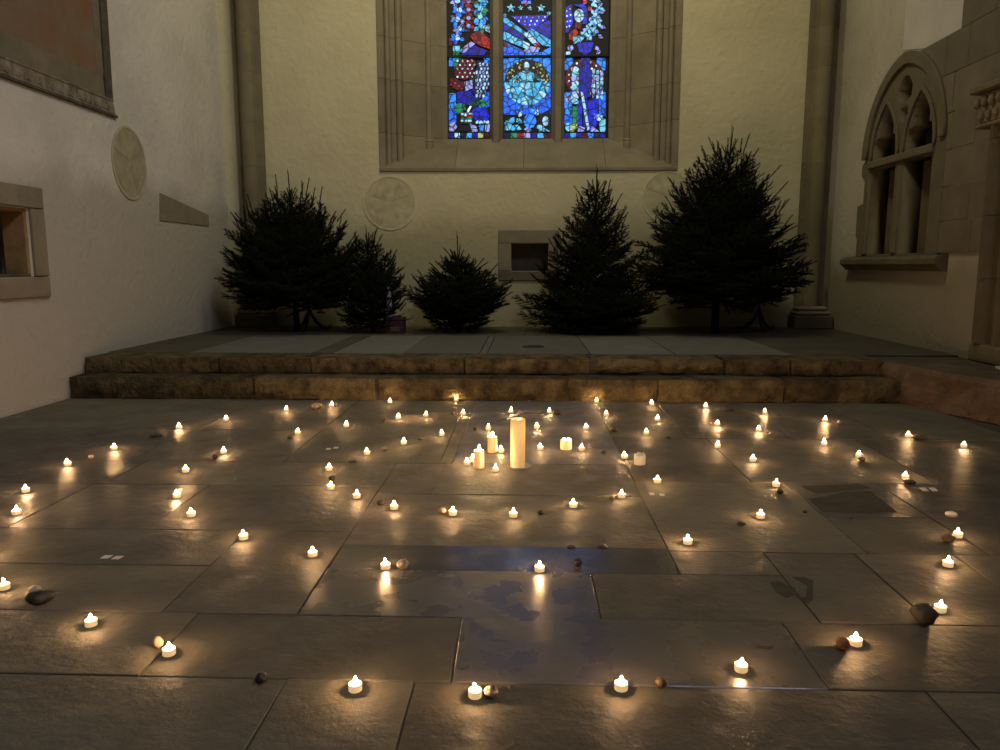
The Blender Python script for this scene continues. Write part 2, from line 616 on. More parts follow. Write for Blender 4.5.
for (a, b_, c, d_) in ((ny0, ny1, nz1 - .03, nz1), (ny1 - .035, ny1, nz0 + .025, nz1 - .03)):
    box('wooden_lining', XL - .20, XL - .02, a, b_, c, d_, mat('old_wood', (0.20, 0.13, 0.055), .8, .2, 12), wl)
roundel(wl, lambda u, v, w_: Vector((XL + w_, 7.63 + u * .92, 2.16 + v)), .36, 3, .72)
prism('bare_stone_patch', [(8.22, 1.925), (9.45, 1.77), (9.45, 1.635), (8.18, 1.632)], .012, lambda u, v, w_: Vector((XL + w_, u, v)), M_STONE, wl)

# fresco with its moulded border
fr = tag(empty('fresco', (XL, 5.9, 2.56)), 'faded red and olive fresco with a carved border on the white wall', 'fresco')
M_FR = mat('fresco_paint', (0.16, 0.085, 0.05), .95, 0, 3.2, 0.004, 30, .1, col2=(0.15, 0.125, 0.085), detail=10)
M_FR2 = mat('fresco_olive', (0.10, 0.095, 0.065), .95, 0, 4.0, 0.004, 30, .1, col2=(0.17, 0.14, 0.10), detail=10)
M_FRB = mat('fresco_border', (0.09, 0.075, 0.055), .95, 0, 12.0, 0.006, 40, .1, col2=(0.24, 0.205, 0.16), detail=10)
M_FRD = mat('fresco_dark', (0.055, 0.048, 0.035), .95, .4, 12)
fl = lambda u, v, w_: Vector((w_, u - 5.9, v - 2.56))
prism('painted_field', [(3.2, 2.86), (7.22, 2.86), (7.26, 5.6), (3.2, 5.6)], .012, fl, M_FR, fr)
prism('olive_margin', [(3.2, 2.72), (7.24, 2.72), (7.23, 2.90), (3.2, 2.92)], .015, fl, M_FR2, fr)
prism('olive_margin', [(7.13, 2.90), (7.24, 2.90), (7.28, 5.6), (7.15, 5.6)], .015, fl, M_FR2, fr)
prism('painted_panel', [(6.6, 3.6), (7.1, 3.6), (7.1, 5.6), (6.62, 5.6)], .0135, fl, M_FR2, fr)
prism('painted_panel', [(5.0, 3.25), (5.55, 3.3), (5.6, 5.6), (5.0, 5.6)], .0135, fl, M_FR2, fr)
prism('border_strip', [(3.2, 2.585), (7.40, 2.585), (7.36, 2.71), (3.2, 2.70)], .022, fl, M_FRB, fr)
prism('border_strip', [(7.25, 2.72), (7.37, 2.72), (7.42, 5.6), (7.30, 5.6)], .022, fl, M_FRD, fr)
prism('border_line', [(3.2, 2.56), (7.43, 2.56), (7.42, 2.582), (3.2, 2.582)], .028, fl, M_FRD, fr)
prism('border_line', [(3.2, 2.702), (7.37, 2.702), (7.37, 2.718), (3.2, 2.718)], .028, fl, M_FRB, fr)
for i in range(17):
    y = 5.0 + i * .14
    prism('scroll_ornament', [(y - .06, 2.60), (y - .01, 2.615), (y + .035, 2.60), (y + .055, 2.64), (y + .02, 2.685), (y - .03, 2.67), (y - .05, 2.69)], .027, fl, M_FRB, fr)

# right wall with the traceried niche
L0, L1, R0, R1 = 8.42, 8.97, 7.68, 8.23
TZ0, TZ1 = 2.225, 2.32
SZ = 1.25
wall_hole = [(7.62, SZ), (9.03, SZ), (9.03, 2.9), (8.37, 3.16), (7.62, 2.9)]
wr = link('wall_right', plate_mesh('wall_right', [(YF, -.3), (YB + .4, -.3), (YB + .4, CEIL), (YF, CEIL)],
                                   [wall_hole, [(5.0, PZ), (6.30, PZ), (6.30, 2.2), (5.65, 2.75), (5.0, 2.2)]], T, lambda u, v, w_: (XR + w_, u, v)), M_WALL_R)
tag(wr, 'grey plastered side wall with ashlar blocks and a traceried niche', kind='structure')
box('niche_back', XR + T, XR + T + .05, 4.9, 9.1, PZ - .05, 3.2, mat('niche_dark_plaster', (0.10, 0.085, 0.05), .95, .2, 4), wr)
rw = lambda u, v, w_: Vector((XR - .03 + w_, u, v))


def pointed(y0, y1, zs, za, n=10):
    """pointed arch outline: two circular arcs meeting at the apex"""
    hw, hh = (y1 - y0) / 2, za - zs
    R_ = (hw * hw + hh * hh) / (2 * hw)
    aa = math.asin(min(1, hh / R_))
    if hh > R_:
        aa = math.pi / 2
    left = [(y0 + R_ - R_ * math.cos(aa * i / n), zs + R_ * math.sin(aa * i / n)) for i in range(n + 1)]
    return left + [(y0 + y1 - u, v) for u, v in left[-2::-1]]


def trefoil(y0, y1, zs, za):
    c, hw = (y0 + y1) / 2, (y1 - y0) / 2
    half = [(hw, 0), (hw, .14), (hw * .96, .20), (hw * .78, .235), (hw * .62, .235), (hw * .60, .27), (hw * .60, .36), (hw * .50, .44), (hw * .28, .51), (0, .56)]
    s = (za - zs) / .56
    a = [(c - u, zs + v * s) for u, v in half]
    b_ = [(c + u, zs + v * s) for u, v in half[::-1]][1:]
    return a + b_


outer = [(7.46, SZ), (7.46, 2.35)] + pointed(7.50, 9.16, 2.36, 3.30)[1:-1] + [(9.16, 2.35), (9.24, 2.3), (9.24, 2.18), (9.15, 2.12), (9.15, 1.86), (9.30, 1.84), (9.30, 1.5), (9.26, 1.45), (9.26, SZ)]
oc = [(8.33, 2.62), (8.24, 2.70), (8.25, 2.79), (8.31, 2.83), (8.19, 2.88), (8.18, 2.99), (8.25, 3.08), (8.33, 3.11), (8.41, 3.08), (8.48, 2.99), (8.47, 2.88), (8.35, 2.83), (8.41, 2.79), (8.42, 2.70)]
holes = [[(R0, SZ + .02), (R1, SZ + .02), (R1, TZ0), (R0, TZ0)], [(L0, SZ + .02), (L1, SZ + .02), (L1, TZ0), (L0, TZ0)],
         trefoil(R0, R1, TZ1, 2.855), trefoil(L0, L1, TZ1, 2.87), oc]
link('tracery', plate_mesh('tracery', outer, holes, .20, rw), M_TRACERY, wr)
# raised order around each opening, the mullion roll, the transom and the archivolt
arc = pointed(7.46, 9.20, 2.36, 3.34)
arc_in = pointed(7.56, 9.10, 2.36, 3.22)
link('archivolt', plate_mesh('archivolt', arc + arc_in[::-1], [], .05, lambda u, v, w_: Vector((XR - .065 + w_, u, v))), M_TRACERY, wr)
for a, b_, za in ((R0, R1, 2.855), (L0, L1, 2.87)):
    o_ = pointed(a - .055, b_ + .055, TZ1, za + .075)
    i_ = pointed(a - .02, b_ + .02, TZ1, za + .03)
    link('arch_order', plate_mesh('arch_order', o_ + i_[::-1], [], .03, lambda u, v, w_: Vector((XR - .055 + w_, u, v))), M_TRACERY, wr)
box('transom', XR - .075, XR + .10, R0 - .03, L1 + .05, TZ0 + .004, TZ1 - .004, M_TRACERY, wr, .012)
box('mullion', XR - .045, XR + .16, R1 + .055, L0 - .055, SZ + .02, TZ0, M_TRACERY, wr, .03)
box('jamb_roll', XR - .05, XR + .1, L1 + .02, L1 + .08, SZ + .02, TZ0, M_TRACERY, wr, .02)
box('jamb_foot', XR - .06, XR + .1, L1 + .005, L1 + .11, SZ + .02, 1.52, M_TRACERY, wr, .012)
box('mullion_foot', XR - .055, XR + .16, R1 + .045, L0 - .045, SZ + .02, 1.55, M_TRACERY, wr, .012)
# splayed reveals inside the two lights
for a, b_ in ((R0, R1), (L0, L1)):
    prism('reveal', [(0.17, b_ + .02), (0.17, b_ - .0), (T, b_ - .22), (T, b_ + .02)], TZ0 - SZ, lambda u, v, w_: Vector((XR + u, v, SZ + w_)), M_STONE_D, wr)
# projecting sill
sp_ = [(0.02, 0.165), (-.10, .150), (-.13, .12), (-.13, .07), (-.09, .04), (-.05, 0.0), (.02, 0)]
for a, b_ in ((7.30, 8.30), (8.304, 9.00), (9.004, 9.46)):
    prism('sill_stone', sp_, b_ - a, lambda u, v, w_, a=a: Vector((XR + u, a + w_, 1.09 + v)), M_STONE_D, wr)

# ashlar blocks between the niche and the pier, and the courses over the arch
rows = [1.262, 1.56, 1.88, 2.22, 2.56, 2.92, 3.285, 3.66, 4.02, 4.40, 4.80, 5.2]
rnd = random.Random(5)
for r in range(len(rows) - 1):
    z0, z1 = rows[r], rows[r + 1]
    end = 7.47 if z1 <= 2.3 else (7.50 if z1 < 2.6 else (7.66 if z1 < 3.0 else (8.10 if z1 < 3.3 else 7.37)))
    st = 6.50
    y = st
    first = True
    while y < end - .05:
        L_ = rnd.uniform(.30, .52)
        if first and r % 2:
            L_ = .2
        first = False
        y2 = min(end, y + L_)
        if end - y2 < .12:
            y2 = end
        box('ashlar_block', XR - .022 - rnd.uniform(0, .004), XR + .05, y + .003, y2 - .003, z0 + .003, z1 - .003, M_ASHLAR, wr, .002)
        y = y2
box('ashlar_bed', XR - .0205, XR + .02, 6.50, 7.36, 1.27, 5.2, M_BED, wr)

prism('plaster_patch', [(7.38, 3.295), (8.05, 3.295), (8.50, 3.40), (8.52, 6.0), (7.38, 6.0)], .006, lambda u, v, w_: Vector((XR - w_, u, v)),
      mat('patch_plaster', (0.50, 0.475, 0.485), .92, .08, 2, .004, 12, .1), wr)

# moulded pier with its carved capital at the doorway of the right wall
pier = tag(empty('trim_3', (XR, 6.5, PZ)), 'moulded doorway pier with a carved leaf capital on the grey side wall', kind='structure')
PO = -.17
prof = [(.05, .31), (-.10, .31), (-.12, .25)]
prof += [(-.12 - .05 * math.sin(math.pi * i / 6), .25 - .12 * i / 6) for i in range(1, 7)]
prof += [(-.07, .10), (-.07, .05)] + [(-.07 - .06 * math.sin(math.pi * i / 6), .05 - .14 * i / 6) for i in range(1, 7)] + [(.0, -.13), (.0, -.18), (.05, -.18)]
z = .16
for k, h in enumerate((.55, .52, .62, .13)):
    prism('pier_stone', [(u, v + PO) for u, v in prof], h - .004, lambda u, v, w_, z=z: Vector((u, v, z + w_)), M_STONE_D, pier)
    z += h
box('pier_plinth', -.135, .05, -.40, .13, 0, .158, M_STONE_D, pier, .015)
box('capital_block', -.16, .05, -.45, .22, 1.99, 2.24, M_STONE, pier, .01)
box('abacus', -.22, .05, -.48, .30, 2.242, 2.30, M_STONE, pier, .012)
box('necking', -.18, .05, -.46, .25, 1.955, 1.988, M_STONE, pier, .012)
knob = lathe_mesh('leaf_knob', [(0, -.042), (.022, -.030), (.034, 0), (.022, .030), (0, .042)], 8)
for r in range(2):
    for i in range(7):
        link('leaf_knob', knob, M_STONE, pier, (-.165 - .015 * r, -.42 + i * .1 + .05 * r, 2.05 + .11 * r), (0, 0, 0), (1, 1, 1.1))

# ------------------------------------------------------------------ platform, steps, ledge
pf = tag(empty('chancel_platform', (0, 6.3, 0)), 'raised stone platform of two worn steps carrying the fir trees', kind='structure')


def pfp(*a, **k):
    o = rough_box(*a, **k)
    o.parent = pf
    o.matrix_parent_inverse = Matrix.Translation((0, -6.3, 0))
    return o


def child_pf(o):
    o.parent = pf
    o.matrix_parent_inverse = Matrix.Translation((0, -6.3, 0))
    return o


child_pf(box('platform_core', XL, XR, Y2 + .06, YB + .3, -.1, PZ - .016, M_PAVE_D))
child_pf(box('step_core', XL + .06, 3.2, Y1 + .05, Y2 + .1, -.1, Z1 - .012, M_MORTAR))
xs1 = [XL + .01, -2.35, on(376, 390, 1, Y1).x, .35, on(657, 390, 1, Y1).x, on(785, 390, 1, Y1).x, 2.62, 3.16]
for i in range(len(xs1) - 1):
    pfp('step_stone', xs1[i] + .003, xs1[i + 1] - .003, Y1, Y2 + .06, -.02, Z1, M_STEP, amp=.04, freq=4.5, seed=i * 3.1)
xs2 = [XL + .03, -2.75, on(311, 365, 1, Y2).x, -.55, on(590, 365, 1, Y2).x, on(725, 365, 1, Y2).x, 2.30, 3.10]
for i in range(len(xs2) - 1):
    eroded = i == 4
    pfp('step_stone', xs2[i] + .003, xs2[i + 1] - .003, Y2 + (.02 if eroded else 0), Y2 + .42, Z1 - .01, PZ, M_STEP, amp=.055 if eroded else .02, freq=6 if eroded else 4.0, seed=20 + i * 2.7)
# paving behind the nosing
yS0, yS1 = Y2 + .425, 8.75
xs = [XL + .01, -3.2, on(330, 345, 2, PZ).x, on(350, 345, 2, PZ).x, on(415, 345, 2, PZ).x, on(484, 345, 2, PZ).x, on(491, 345, 2, PZ).x,
      on(584, 345, 2, PZ).x, on(660, 345, 2, PZ).x, 2.45, XR - .01]
for i in range(len(xs) - 1):
    mm = M_PAVE_D if i in (0, 2, 9) else M_PAVE
    child_pf(box('paving_slab', xs[i] + .004, xs[i + 1] - .004, yS0, yS1, PZ - .05, PZ + (0 if i % 2 else .002), mm, None, .004))
for i in range(6):
    a = XL + .01 + i * 1.325
    child_pf(box('paving_slab', a + .004, a + 1.321, yS1 + .006, YB - .005, PZ - .05, PZ, M_PAVE_D, None, .004))
# iron ring plate let into the paving
q = gnd(533, 347, PZ)
ring = lathe_mesh('drain_cover', [(0, 0), (.11, 0), (.11, .006), (.09, .010), (.02, .008), (0, .012)], 16)
child_pf(link('drain_cover', ring, M_IRON, None, (q.x, q.y, PZ + .001)))

# side ledge along the right wall: rough plastered stones, its edge not parallel with the wall
le = tag(empty('side_ledge', (3.5, 5.5, 0)), 'rough pinkish stone ledge along the grey side wall', kind='structure')
edge = [(3.06, 6.60), (3.16, 6.22), (3.34, 5.72), (3.50, 5.25), (3.62, 4.75), (3.70, 4.2)]
for i in range(len(edge) - 1):
    (xa, ya), (xb, yb) = edge[i], edge[i + 1]
    n, kz = 7, 6
    v, f = [], []
    for s in range(n + 1):
        t = s / n
        x, y = xa + (xb - xa) * t, ya + (yb - ya) * t
        for k in range(kz + 1):
            zz = PZ * k / kz
            qn = Vector((x, y, zz)) * 5
            d = noise.noise(qn) * .05 + (.03 if k == kz else 0)
            if s in (0, n):
                d += .006
            v.append((x + d, y + d * .3, zz - (.012 if k == kz else 0)))
        v.append((x + .20, y, PZ))
        v.append((XR + .02, y, PZ))
    m_ = kz + 3
    for s in range(n):
        for k in range(m_ - 1):
            f.append((s * m_ + k, (s + 1) * m_ + k, (s + 1) * m_ + k + 1, s * m_ + k + 1))
    o = pyd('ledge_stone', v, f, M_LEDGE, le, smooth=False)
    o.matrix_parent_inverse = Matrix.Translation((-3.5, -5.5, 0))
# shallow round boss left in the ledge face
v_, f_ = lathe([(0, .02), (.10, .02), (.17, .012), (.19, 0.0)], 18)
o = pyd('ledge_boss', v_, f_, M_LEDGE, le, smooth=True)
o.matrix_parent_inverse = Matrix.Translation((-3.5, -5.5, 0))
o.location = (3.405, 5.62, .13)
o.rotation_euler = (math.radians(90), 0, math.radians(-70))
o.scale = (1.2, .62, 1)

# ------------------------------------------------------------------ flagstones
def rowy(py):
    return gnd(527, py).y


SL = []  # (k0, k1, py0 far, py1 near, material)


def row(y0, y1, ks, mats):
    for i in range(len(ks) - 1):
        SL.append((ks[i], ks[i + 1], y0, y1, mats[i % len(mats)]))


G, P_, M_ = M_FLAG, M_FLAG_G, M_FLAG_M
row(402, 464, (-1.25, -.44), (M_,))
row(402, 464, (-.44, -.375), (M_,))
row(402, 464, (-.375, .505), (M_GRAVE,))
row(402, 432, (-3.46, -2.7, -2.0, -1.25), (M_, G, G))
row(432, 464, (-3.46, -2.65, -2.05, -1.25), (G, P_, G))
row(464, 488, (-3.46, -2.9, -1.95, -.66), (P_, P_, M_))
row(488, 534, (-3.46, -2.0, -1.45, -.66), (P_, P_, G))
row(534, 570, (-3.46, -2.4, -1.06), (G, G))
row(534, 618, (-1.06, -.66), (G,))
row(570, 618, (-3.46, -2.0, -1.06), (P_, M_))
row(618, 683, (-3.46, -.95, -.18), (M_, M_))
row(683, 770, (-3.46, -1.5, -.58, -.267, .95, 3.46), (M_, M_, M_, G, M_))
row(770, 1000, (-3.46, -1.1, .3, 1.5, 3.46), (M_, G))
row(464, 495, (-.66, -.41, .505), (G, G))
row(495, 547, (-.66, .505), (G,))
row(547, 572, (-.66, .505), (M_FLAG_B,))
row(572, 618, (-.66, .216), (M_FLAG_C,))
row(572, 618, (.216, .835), (M_,))
row(618, 683, (-.18, .725, 1.9, 3.46), (M_FLAG_C, G, M_))
row(402, 437, (.505, .95, 1.55, 2.15, 2.85), (G, P_, P_, G))
row(437, 480, (.505, 1.05, 1.9, 2.95), (G, G, P_))
row(480, 549, (.505, 1.2), (M_,))
row(480, 513, (1.2, 1.62), (P_,))
row(513, 549, (1.2, 1.62), (M_,))
row(480, 549, (1.62, 2.2, 3.2), (P_, G))
row(549, 572, (.505, .835), (M_,))
row(549, 618, (.835, 1.15, 1.49, 3.46), (M_, G, G))
rnd = random.Random(3)
for k0, k1, p0, p1, mm in SL:
    x0, x1 = k0 * H, k1 * H
    ya = rowy(p1) if p1 < 1000 else -2.5
    yb = rowy(p0) if p0 > 402 else Y1 + .02
    g = .0018
    dz = rnd.uniform(-.0015, .0)
    jit = [rnd.uniform(-.0025, .0025) for _ in range(8)]
    top = [(x0 + g + jit[0], ya + g + jit[1]), (x1 - g + jit[2], ya + g + jit[3]), (x1 - g + jit[4], yb - g + jit[5]), (x0 + g + jit[6], yb - g + jit[7])]
    b = .003
    ins = [(top[0][0] + b, top[0][1] + b), (top[1][0] - b, top[1][1] + b), (top[2][0] - b, top[2][1] - b), (top[3][0] + b, top[3][1] - b)]
    tilt = .0035 if mm in (M_FLAG_B, M_FLAG_C) else rnd.uniform(-.0008, .0008)     # the polished slabs lie a little askew
    v = [(x, y, -.03) for x, y in top] + [(x, y, dz - .002 + (tilt if n > 1 else -tilt * .3)) for n, (x, y) in enumerate(top)] + [(x, y, dz + (tilt if n > 1 else -tilt * .3)) for n, (x, y) in enumerate(ins)]
    f = [(8, 9, 10, 11)]
    for i in range(4):
        j = (i + 1) % 4
        f += [(i, j, j + 4, i + 4), (i + 4, j + 4, j + 8, i + 8)]
    pyd('flagstone', v, f, mm, FLOOR)
for poly in ([(808, 499), (826, 496), (845, 492), (870, 491), (886, 503), (897, 512), (860, 512.6), (822, 512)], [(770, 582), (778, 581), (795, 588), (797, 594), (786, 598), (776, 592)],
             [(792, 577), (804, 577), (813, 581), (813, 600), (806, 604), (796, 596), (806, 598), (807, 585)], [(752, 640), (758, 628), (772, 622), (782, 625), (782, 640), (770, 650), (758, 648)],
             [(800, 486), (860, 484), (872, 488), (815, 493)]):
    pts = [gnd(x, y) for x, y in poly]
    prism('worn_hollow', [(q.x, q.y) for q in pts], .0012, lambda u, v, w_: Vector((u, v, -.0006 + w_)), M_HOLLOW, FLOOR)
# worn inscription strokes on the grave slab: one mass of cut letters too small to tell apart
v, f = [], []
rnd = random.Random(11)


def stroke(px, py, wpx, hpx):
    a = gnd(px, py, .0012)
    dx, dy = wpx / F * a.y, hpx * a.y * a.y / (F * H)
    n = len(v)
    v.extend([(a.x, a.y, a.z), (a.x + dx, a.y, a.z), (a.x + dx, a.y + dy, a.z), (a.x, a.y + dy, a.z), (a.x, a.y, .0002), (a.x + dx, a.y, .0002), (a.x + dx, a.y + dy, .0002), (a.x, a.y + dy, .0002)])
    f.extend([(n, n + 1, n + 2, n + 3), (n, n + 1, n + 5, n + 4), (n + 1, n + 2, n + 6, n + 5), (n + 2, n + 3, n + 7, n + 6), (n + 3, n, n + 4, n + 7)])


for line, (xa, xb, y) in enumerate(((482, 580, 413.5), (496, 512, 418), (496, 514, 421), (498, 512, 424.5), (588, 602, 439), (586, 604, 444), (590, 600, 448))):
    x = xa
    while x < xb:
        wp = rnd.uniform(.5, 1.3)
        if rnd.random() < .8:
            stroke(x, y + rnd.uniform(-.2, .2), wp, rnd.uniform(.5, 1.0))
        x += wp + rnd.uniform(.4, .9)
tag(pyd('worn_inscription', v, f, mat('inscription_cut', (0.07, 0.065, 0.06), .8, .2, 30), FLOOR), kind='stuff')

# ------------------------------------------------------------------ window
win = tag(empty('window_1', (0, YB + .6, WZ)), 'tall three-light stained glass window in glowing blues', kind='structure')
WINV = Matrix.Translation((0, -(YB + .6), -WZ))


def wc(o):
    o.parent = win
    o.matrix_parent_inverse = WINV
    return o


GY = 10.70
jamb = [(-WX - .002, 10.085), (-1.865, 10.085), (-1.855, 10.13)]
jamb += [(-1.825 + .03 * math.cos(a), 10.145 + .03 * math.sin(a)) for a in (math.pi, math.pi * 1.25, math.pi * 1.5, math.pi * 1.75, math.pi * 2)]
jamb += [(-1.79, 10.20), (-1.73, 10.20)]
jamb += [(-1.69 + .04 * math.cos(a), 10.22 + .04 * math.sin(a)) for a in (math.pi, math.pi * 1.25, math.pi * 1.5, math.pi * 1.75, math.pi * 2)]
jamb += [(-1.645, 10.29), (-1.60, 10.31), (-1.36, 10.47), (-1.36, 10.53), (-1.27, 10.56), (-1.20, 10.56), (-1.16, 10.60), (-1.10, 10.63), (-1.10, 10.78), (-WX - .002, 10.78)]
for s in (1, -1):
    z = WZ + .002
    k = 0
    while z < 7.4:
        h = (.60, .46, .68, .52, .58)[(k + (s > 0)) % 5]
        wc(prism('jamb_stone', [(x * s, y) for x, y in jamb], h - .004, lambda u, v, w_, z=z: Vector((u, v, z + w_)), M_STONE, None))
        z += h
        k += 1
    # slender shaft with base in the splay
    sh = lathe_mesh('jamb_shaft', [(0, 0), (.038, 0), (.038, 4.5), (0, 4.5)], 16, False)
    wc(link('jamb_shaft', sh, M_STONE, None, (-1.335 * s, 10.48, 2.76)))
    bs = lathe_mesh('shaft_base', [(0, -.11), (.052, -.11), (.052, -.02), (.044, .0), (.05, .02), (.038, .04), (0, .04)], 16, False)
    wc(link('shaft_base', bs, M_STONE, None, (-1.335 * s, 10.48, 2.79)))
# sloping sill of four stones with a drip edge
sill = [(10.075, WZ - .03), (10.075, WZ + .004), (10.10, WZ + .03), (10.64, 2.862), (10.80, 2.875), (10.80, WZ - .03)]
sx = [-WX, -.95, -.05, 1.02, WX]
for i in range(4):
    wc(prism('sill_stone', sill, sx[i + 1] - sx[i] - .004, lambda u, v, w_, a=sx[i]: Vector((a + .002 + w_, u, v)), M_STONE, None))
# mullions with chamfered fronts
for xa, xb in ((-.519, -.34), (.321, .499)):
    c, hw = (xa + xb) / 2, (xb - xa) / 2
    pr = [(c - hw, GY + .05), (c - hw, GY - .03), (c - hw * .42, GY - .14), (c + hw * .42, GY - .14), (c + hw, GY - .03), (c + hw, GY + .05)]
    z = 2.80
    for h in (1.1, .9, 1.2, 1.4):
        wc(prism('mullion', pr, h - .003, lambda u, v, w_, z=z: Vector((u, v, z + w_)), M_STONE, None))
        z += h
wc(box('head_wall', -WX, WX, 10.80, 10.9, WZ, 7.9, M_MORTAR))
wc(box('head_infill', -WX, WX, 10.60, 10.80, 6.6, 7.8, M_STONE))
LANC = [(448, 490), (503, 551), (564, 606)]
for a, b_ in LANC:
    xa, xb = on(a, 138, 1, GY).x, on(b_, 138, 1, GY).x
    wc(box('lead_backing', xa - .01, xb + .01, GY + .012, GY + .02, 2.868, 6.6, M_LEAD))
    wc(box('saddle_bar', xa - .01, xb + .01, GY - .03, GY - .008, on(526, 57.2, 1, GY).z, on(526, 55.6, 1, GY).z, M_LEAD))

GC = dict(navy=(.003, .008, .30), deep=(.005, .015, .55), blue=(.010, .11, .80), sky=(.02, .22, .90), cyan=(.04, .36, .72), pale=(.13, .47, .68),
          ice=(.32, .58, .80), white=(.62, .75, .95), lilac=(.24, .27, .66), red=(.30, .004, .010), wine=(.075, .002, .010), rose=(.42, .04, .09),
          green=(.006, .18, .08), dgreen=(.003, .035, .03), yellow=(.42, .44, .14), olive=(.10, .14, .05), black=(.002, .002, .006), ink=(.003, .006, .06))
for k_ in GC:
    emis('glass_' + k_, GC[k_], 1.2, base=tuple(c * .2 for c in GC[k_]), noise_amt=.55, nscale=22)


def gp(poly, c, lay=0, name='glass_pane'):
    pts = [on(x, y, 1, GY) for x, y in poly]
    yy = GY + .012 - .006 * (lay + 1)
    return wc(prism(name, [(p.x, p.z) for p in pts], .006, lambda u, v, w_: Vector((u, yy + w_, v)), MATS['glass_' + c], None))


def gr(x0, x1, y0, y1, c, lay=0):
    return gp([(x0, y0), (x1, y0), (x1, y1), (x0, y1)], c, lay)


def dots(name, pts, r, c, lay):
    """many tiny painted dots on one pane, joined"""
    v, f = [], []
    yy = GY + .012 - .006 * (lay + 1)
    for x, y in pts:
        q = on(x, y, 1, GY)
        rr = r / F * GY
        n = len(v)
        for i in range(6):
            v.append((q.x + rr * math.cos(i * math.pi / 3), yy, q.z + rr * math.sin(i * math.pi / 3)))
        for i in range(6):
            v.append((q.x + rr * math.cos(i * math.pi / 3), yy + .005, q.z + rr * math.sin(i * math.pi / 3)))
        f.append(tuple(range(n, n + 6)))
        f += [(n + i, n + (i + 1) % 6, n + 6 + (i + 1) % 6, n + 6 + i) for i in range(6)]
    o = wc(pyd(name, v, f, MATS['glass_' + c], None))
    o['kind'] = 'stuff'
    return o


def leaf(cx, cy, ln, wd, ang, c, lay=1):
    ca, sa = math.cos(ang), math.sin(ang)
    sh = [(0, 0), (.3, .5), (.6, .45), (1, 0), (.6, -.45), (.3, -.5)]
    return gp([(cx + ca * u * ln - sa * w_ * wd, cy + sa * u * ln + ca * w_ * wd) for u, w_ in sh], c, lay)


def star(cx, cy, r, c, lay=2, n=5):
    return gp([(cx + (r if i % 2 == 0 else r * .45) * math.sin(i * math.pi / n), cy - (r if i % 2 == 0 else r * .45) * math.cos(i * math.pi / n)) for i in range(2 * n)], c, lay)


# --- left light
for i, c in enumerate(('navy', 'ice', 'ink', 'cyan', 'navy', 'yellow', 'wine')):
    gr(448.6 + i * 5.9, 453.9 + i * 5.9, 133, 137.6, c)
gr(449, 456, 58, 66, 'sky'); gr(449, 455.6, 93, 110, 'sky'); gr(449, 456.2, 110.6, 123, 'blue'); gr(484, 489.6, 58, 64, 'sky')
gr(482, 489.5, 92, 107, 'blue'); gr(457, 462, 92, 100, 'deep')
gp([(455, 58), (461, 58), (456, 67), (453.4, 66)], 'green', 1)
gp([(461, 58.5), (474, 59), (477, 66), (474, 77), (464, 80), (455, 76), (454, 67)], 'wine', 1)
gp([(449.5, 77), (455, 78), (461, 82), (466, 84), (461, 92), (452, 88)], 'wine', 1)
dots('white_dot', [(x + (2.4 if j % 2 else 0), y) for j, y in enumerate((61, 65, 69, 73, 77)) for x in (457.5, 462.5, 467.5, 472)], .95, 'white', 2)
dots('white_dot', [(452, 80), (455, 83), (451, 85), (459, 86), (462, 89), (457, 89)], .8, 'rose', 2)
gp([(474, 66), (477, 64), (476, 78), (471, 86), (468, 84)], 'dgreen', 1)
gp([(478, 60), (488, 64), (489.5, 84), (484, 96), (478, 100), (471, 92), (475, 82)], 'ink', 1)
for j in range(9):
    for i in range(4):
        x, y = 475.5 + i * 3.4 + (j % 2) * 1.2, 63.5 + j * 3.9
        if x < 488 and not (y < 70 and x < 478) and not (y > 88 and x > 484):
            gp([(x, y), (x + 2.0, y - .8), (x + 2.4, y + 2.2), (x + .5, y + 3.0)], 'ice' if (i + j) % 3 else 'lilac', 2)
gp([(464, 82), (472, 80), (473, 88), (466, 91)], 'lilac', 2)
gp([(458, 93), (466, 90), (473, 91), (477, 99), (473, 105), (462, 106), (456, 101)], 'navy', 1)
gp([(456, 104), (464, 103), (466, 110), (458, 114), (454, 110)], 'green', 2)
gp([(467, 104), (478, 99), (481, 104), (472, 108)], 'dgreen', 2)
gp([(476, 101), (485, 99), (488, 105), (480, 108)], 'green', 2)
gp([(474, 107), (486, 106), (489.6, 117), (486, 123), (475, 121), (471, 114)], 'deep', 1)
gp([(470, 106), (472, 106), (466, 117), (464, 116)], 'white', 3)
for j, c in enumerate(('ice', 'red', 'green', 'ice', 'dgreen')):
    gr(461, 473 - j * .4, 113 + j * 2.3, 114.9 + j * 2.3, c, 2)
gr(459, 470, 125, 131.5, 'black', 1)
for i in range(4):
    gp([(475 + i * 3.6, 121.5), (478 + i * 3.6, 120.5), (478.4 + i * 3.6, 123), (475.4 + i * 3.6, 124)], 'ice', 2)
gp([(449.2, 124), (455, 122), (457, 127), (453, 131.8), (449.2, 131.8)], 'lilac', 1)
gp([(470, 124), (476, 126), (478, 131.8), (472, 131.8)], 'lilac', 1)
gp([(479, 125), (484, 124.6), (483, 131.8), (479.6, 131.8)], 'sky', 1)
gp([(485, 125), (489.6, 124), (489.6, 131.8), (485, 131.8)], 'lilac', 1)
for j in range(5):                                                   # flowering garlands on black
    y = 1 + j * 9.2
    gp(circ(457.5 + (j % 2) * 2, y, 2.6, n=8), 'ice', 2)
    for a in (.3, 2.0, 2.9, 3.6, 5.2):
        leaf(457.5 + (j % 2) * 2 + 2.2 * math.cos(a), y + 2.2 * math.sin(a), 5.6, 3.6, a, ('blue', 'sky', 'lilac')[(j + int(a)) % 3])
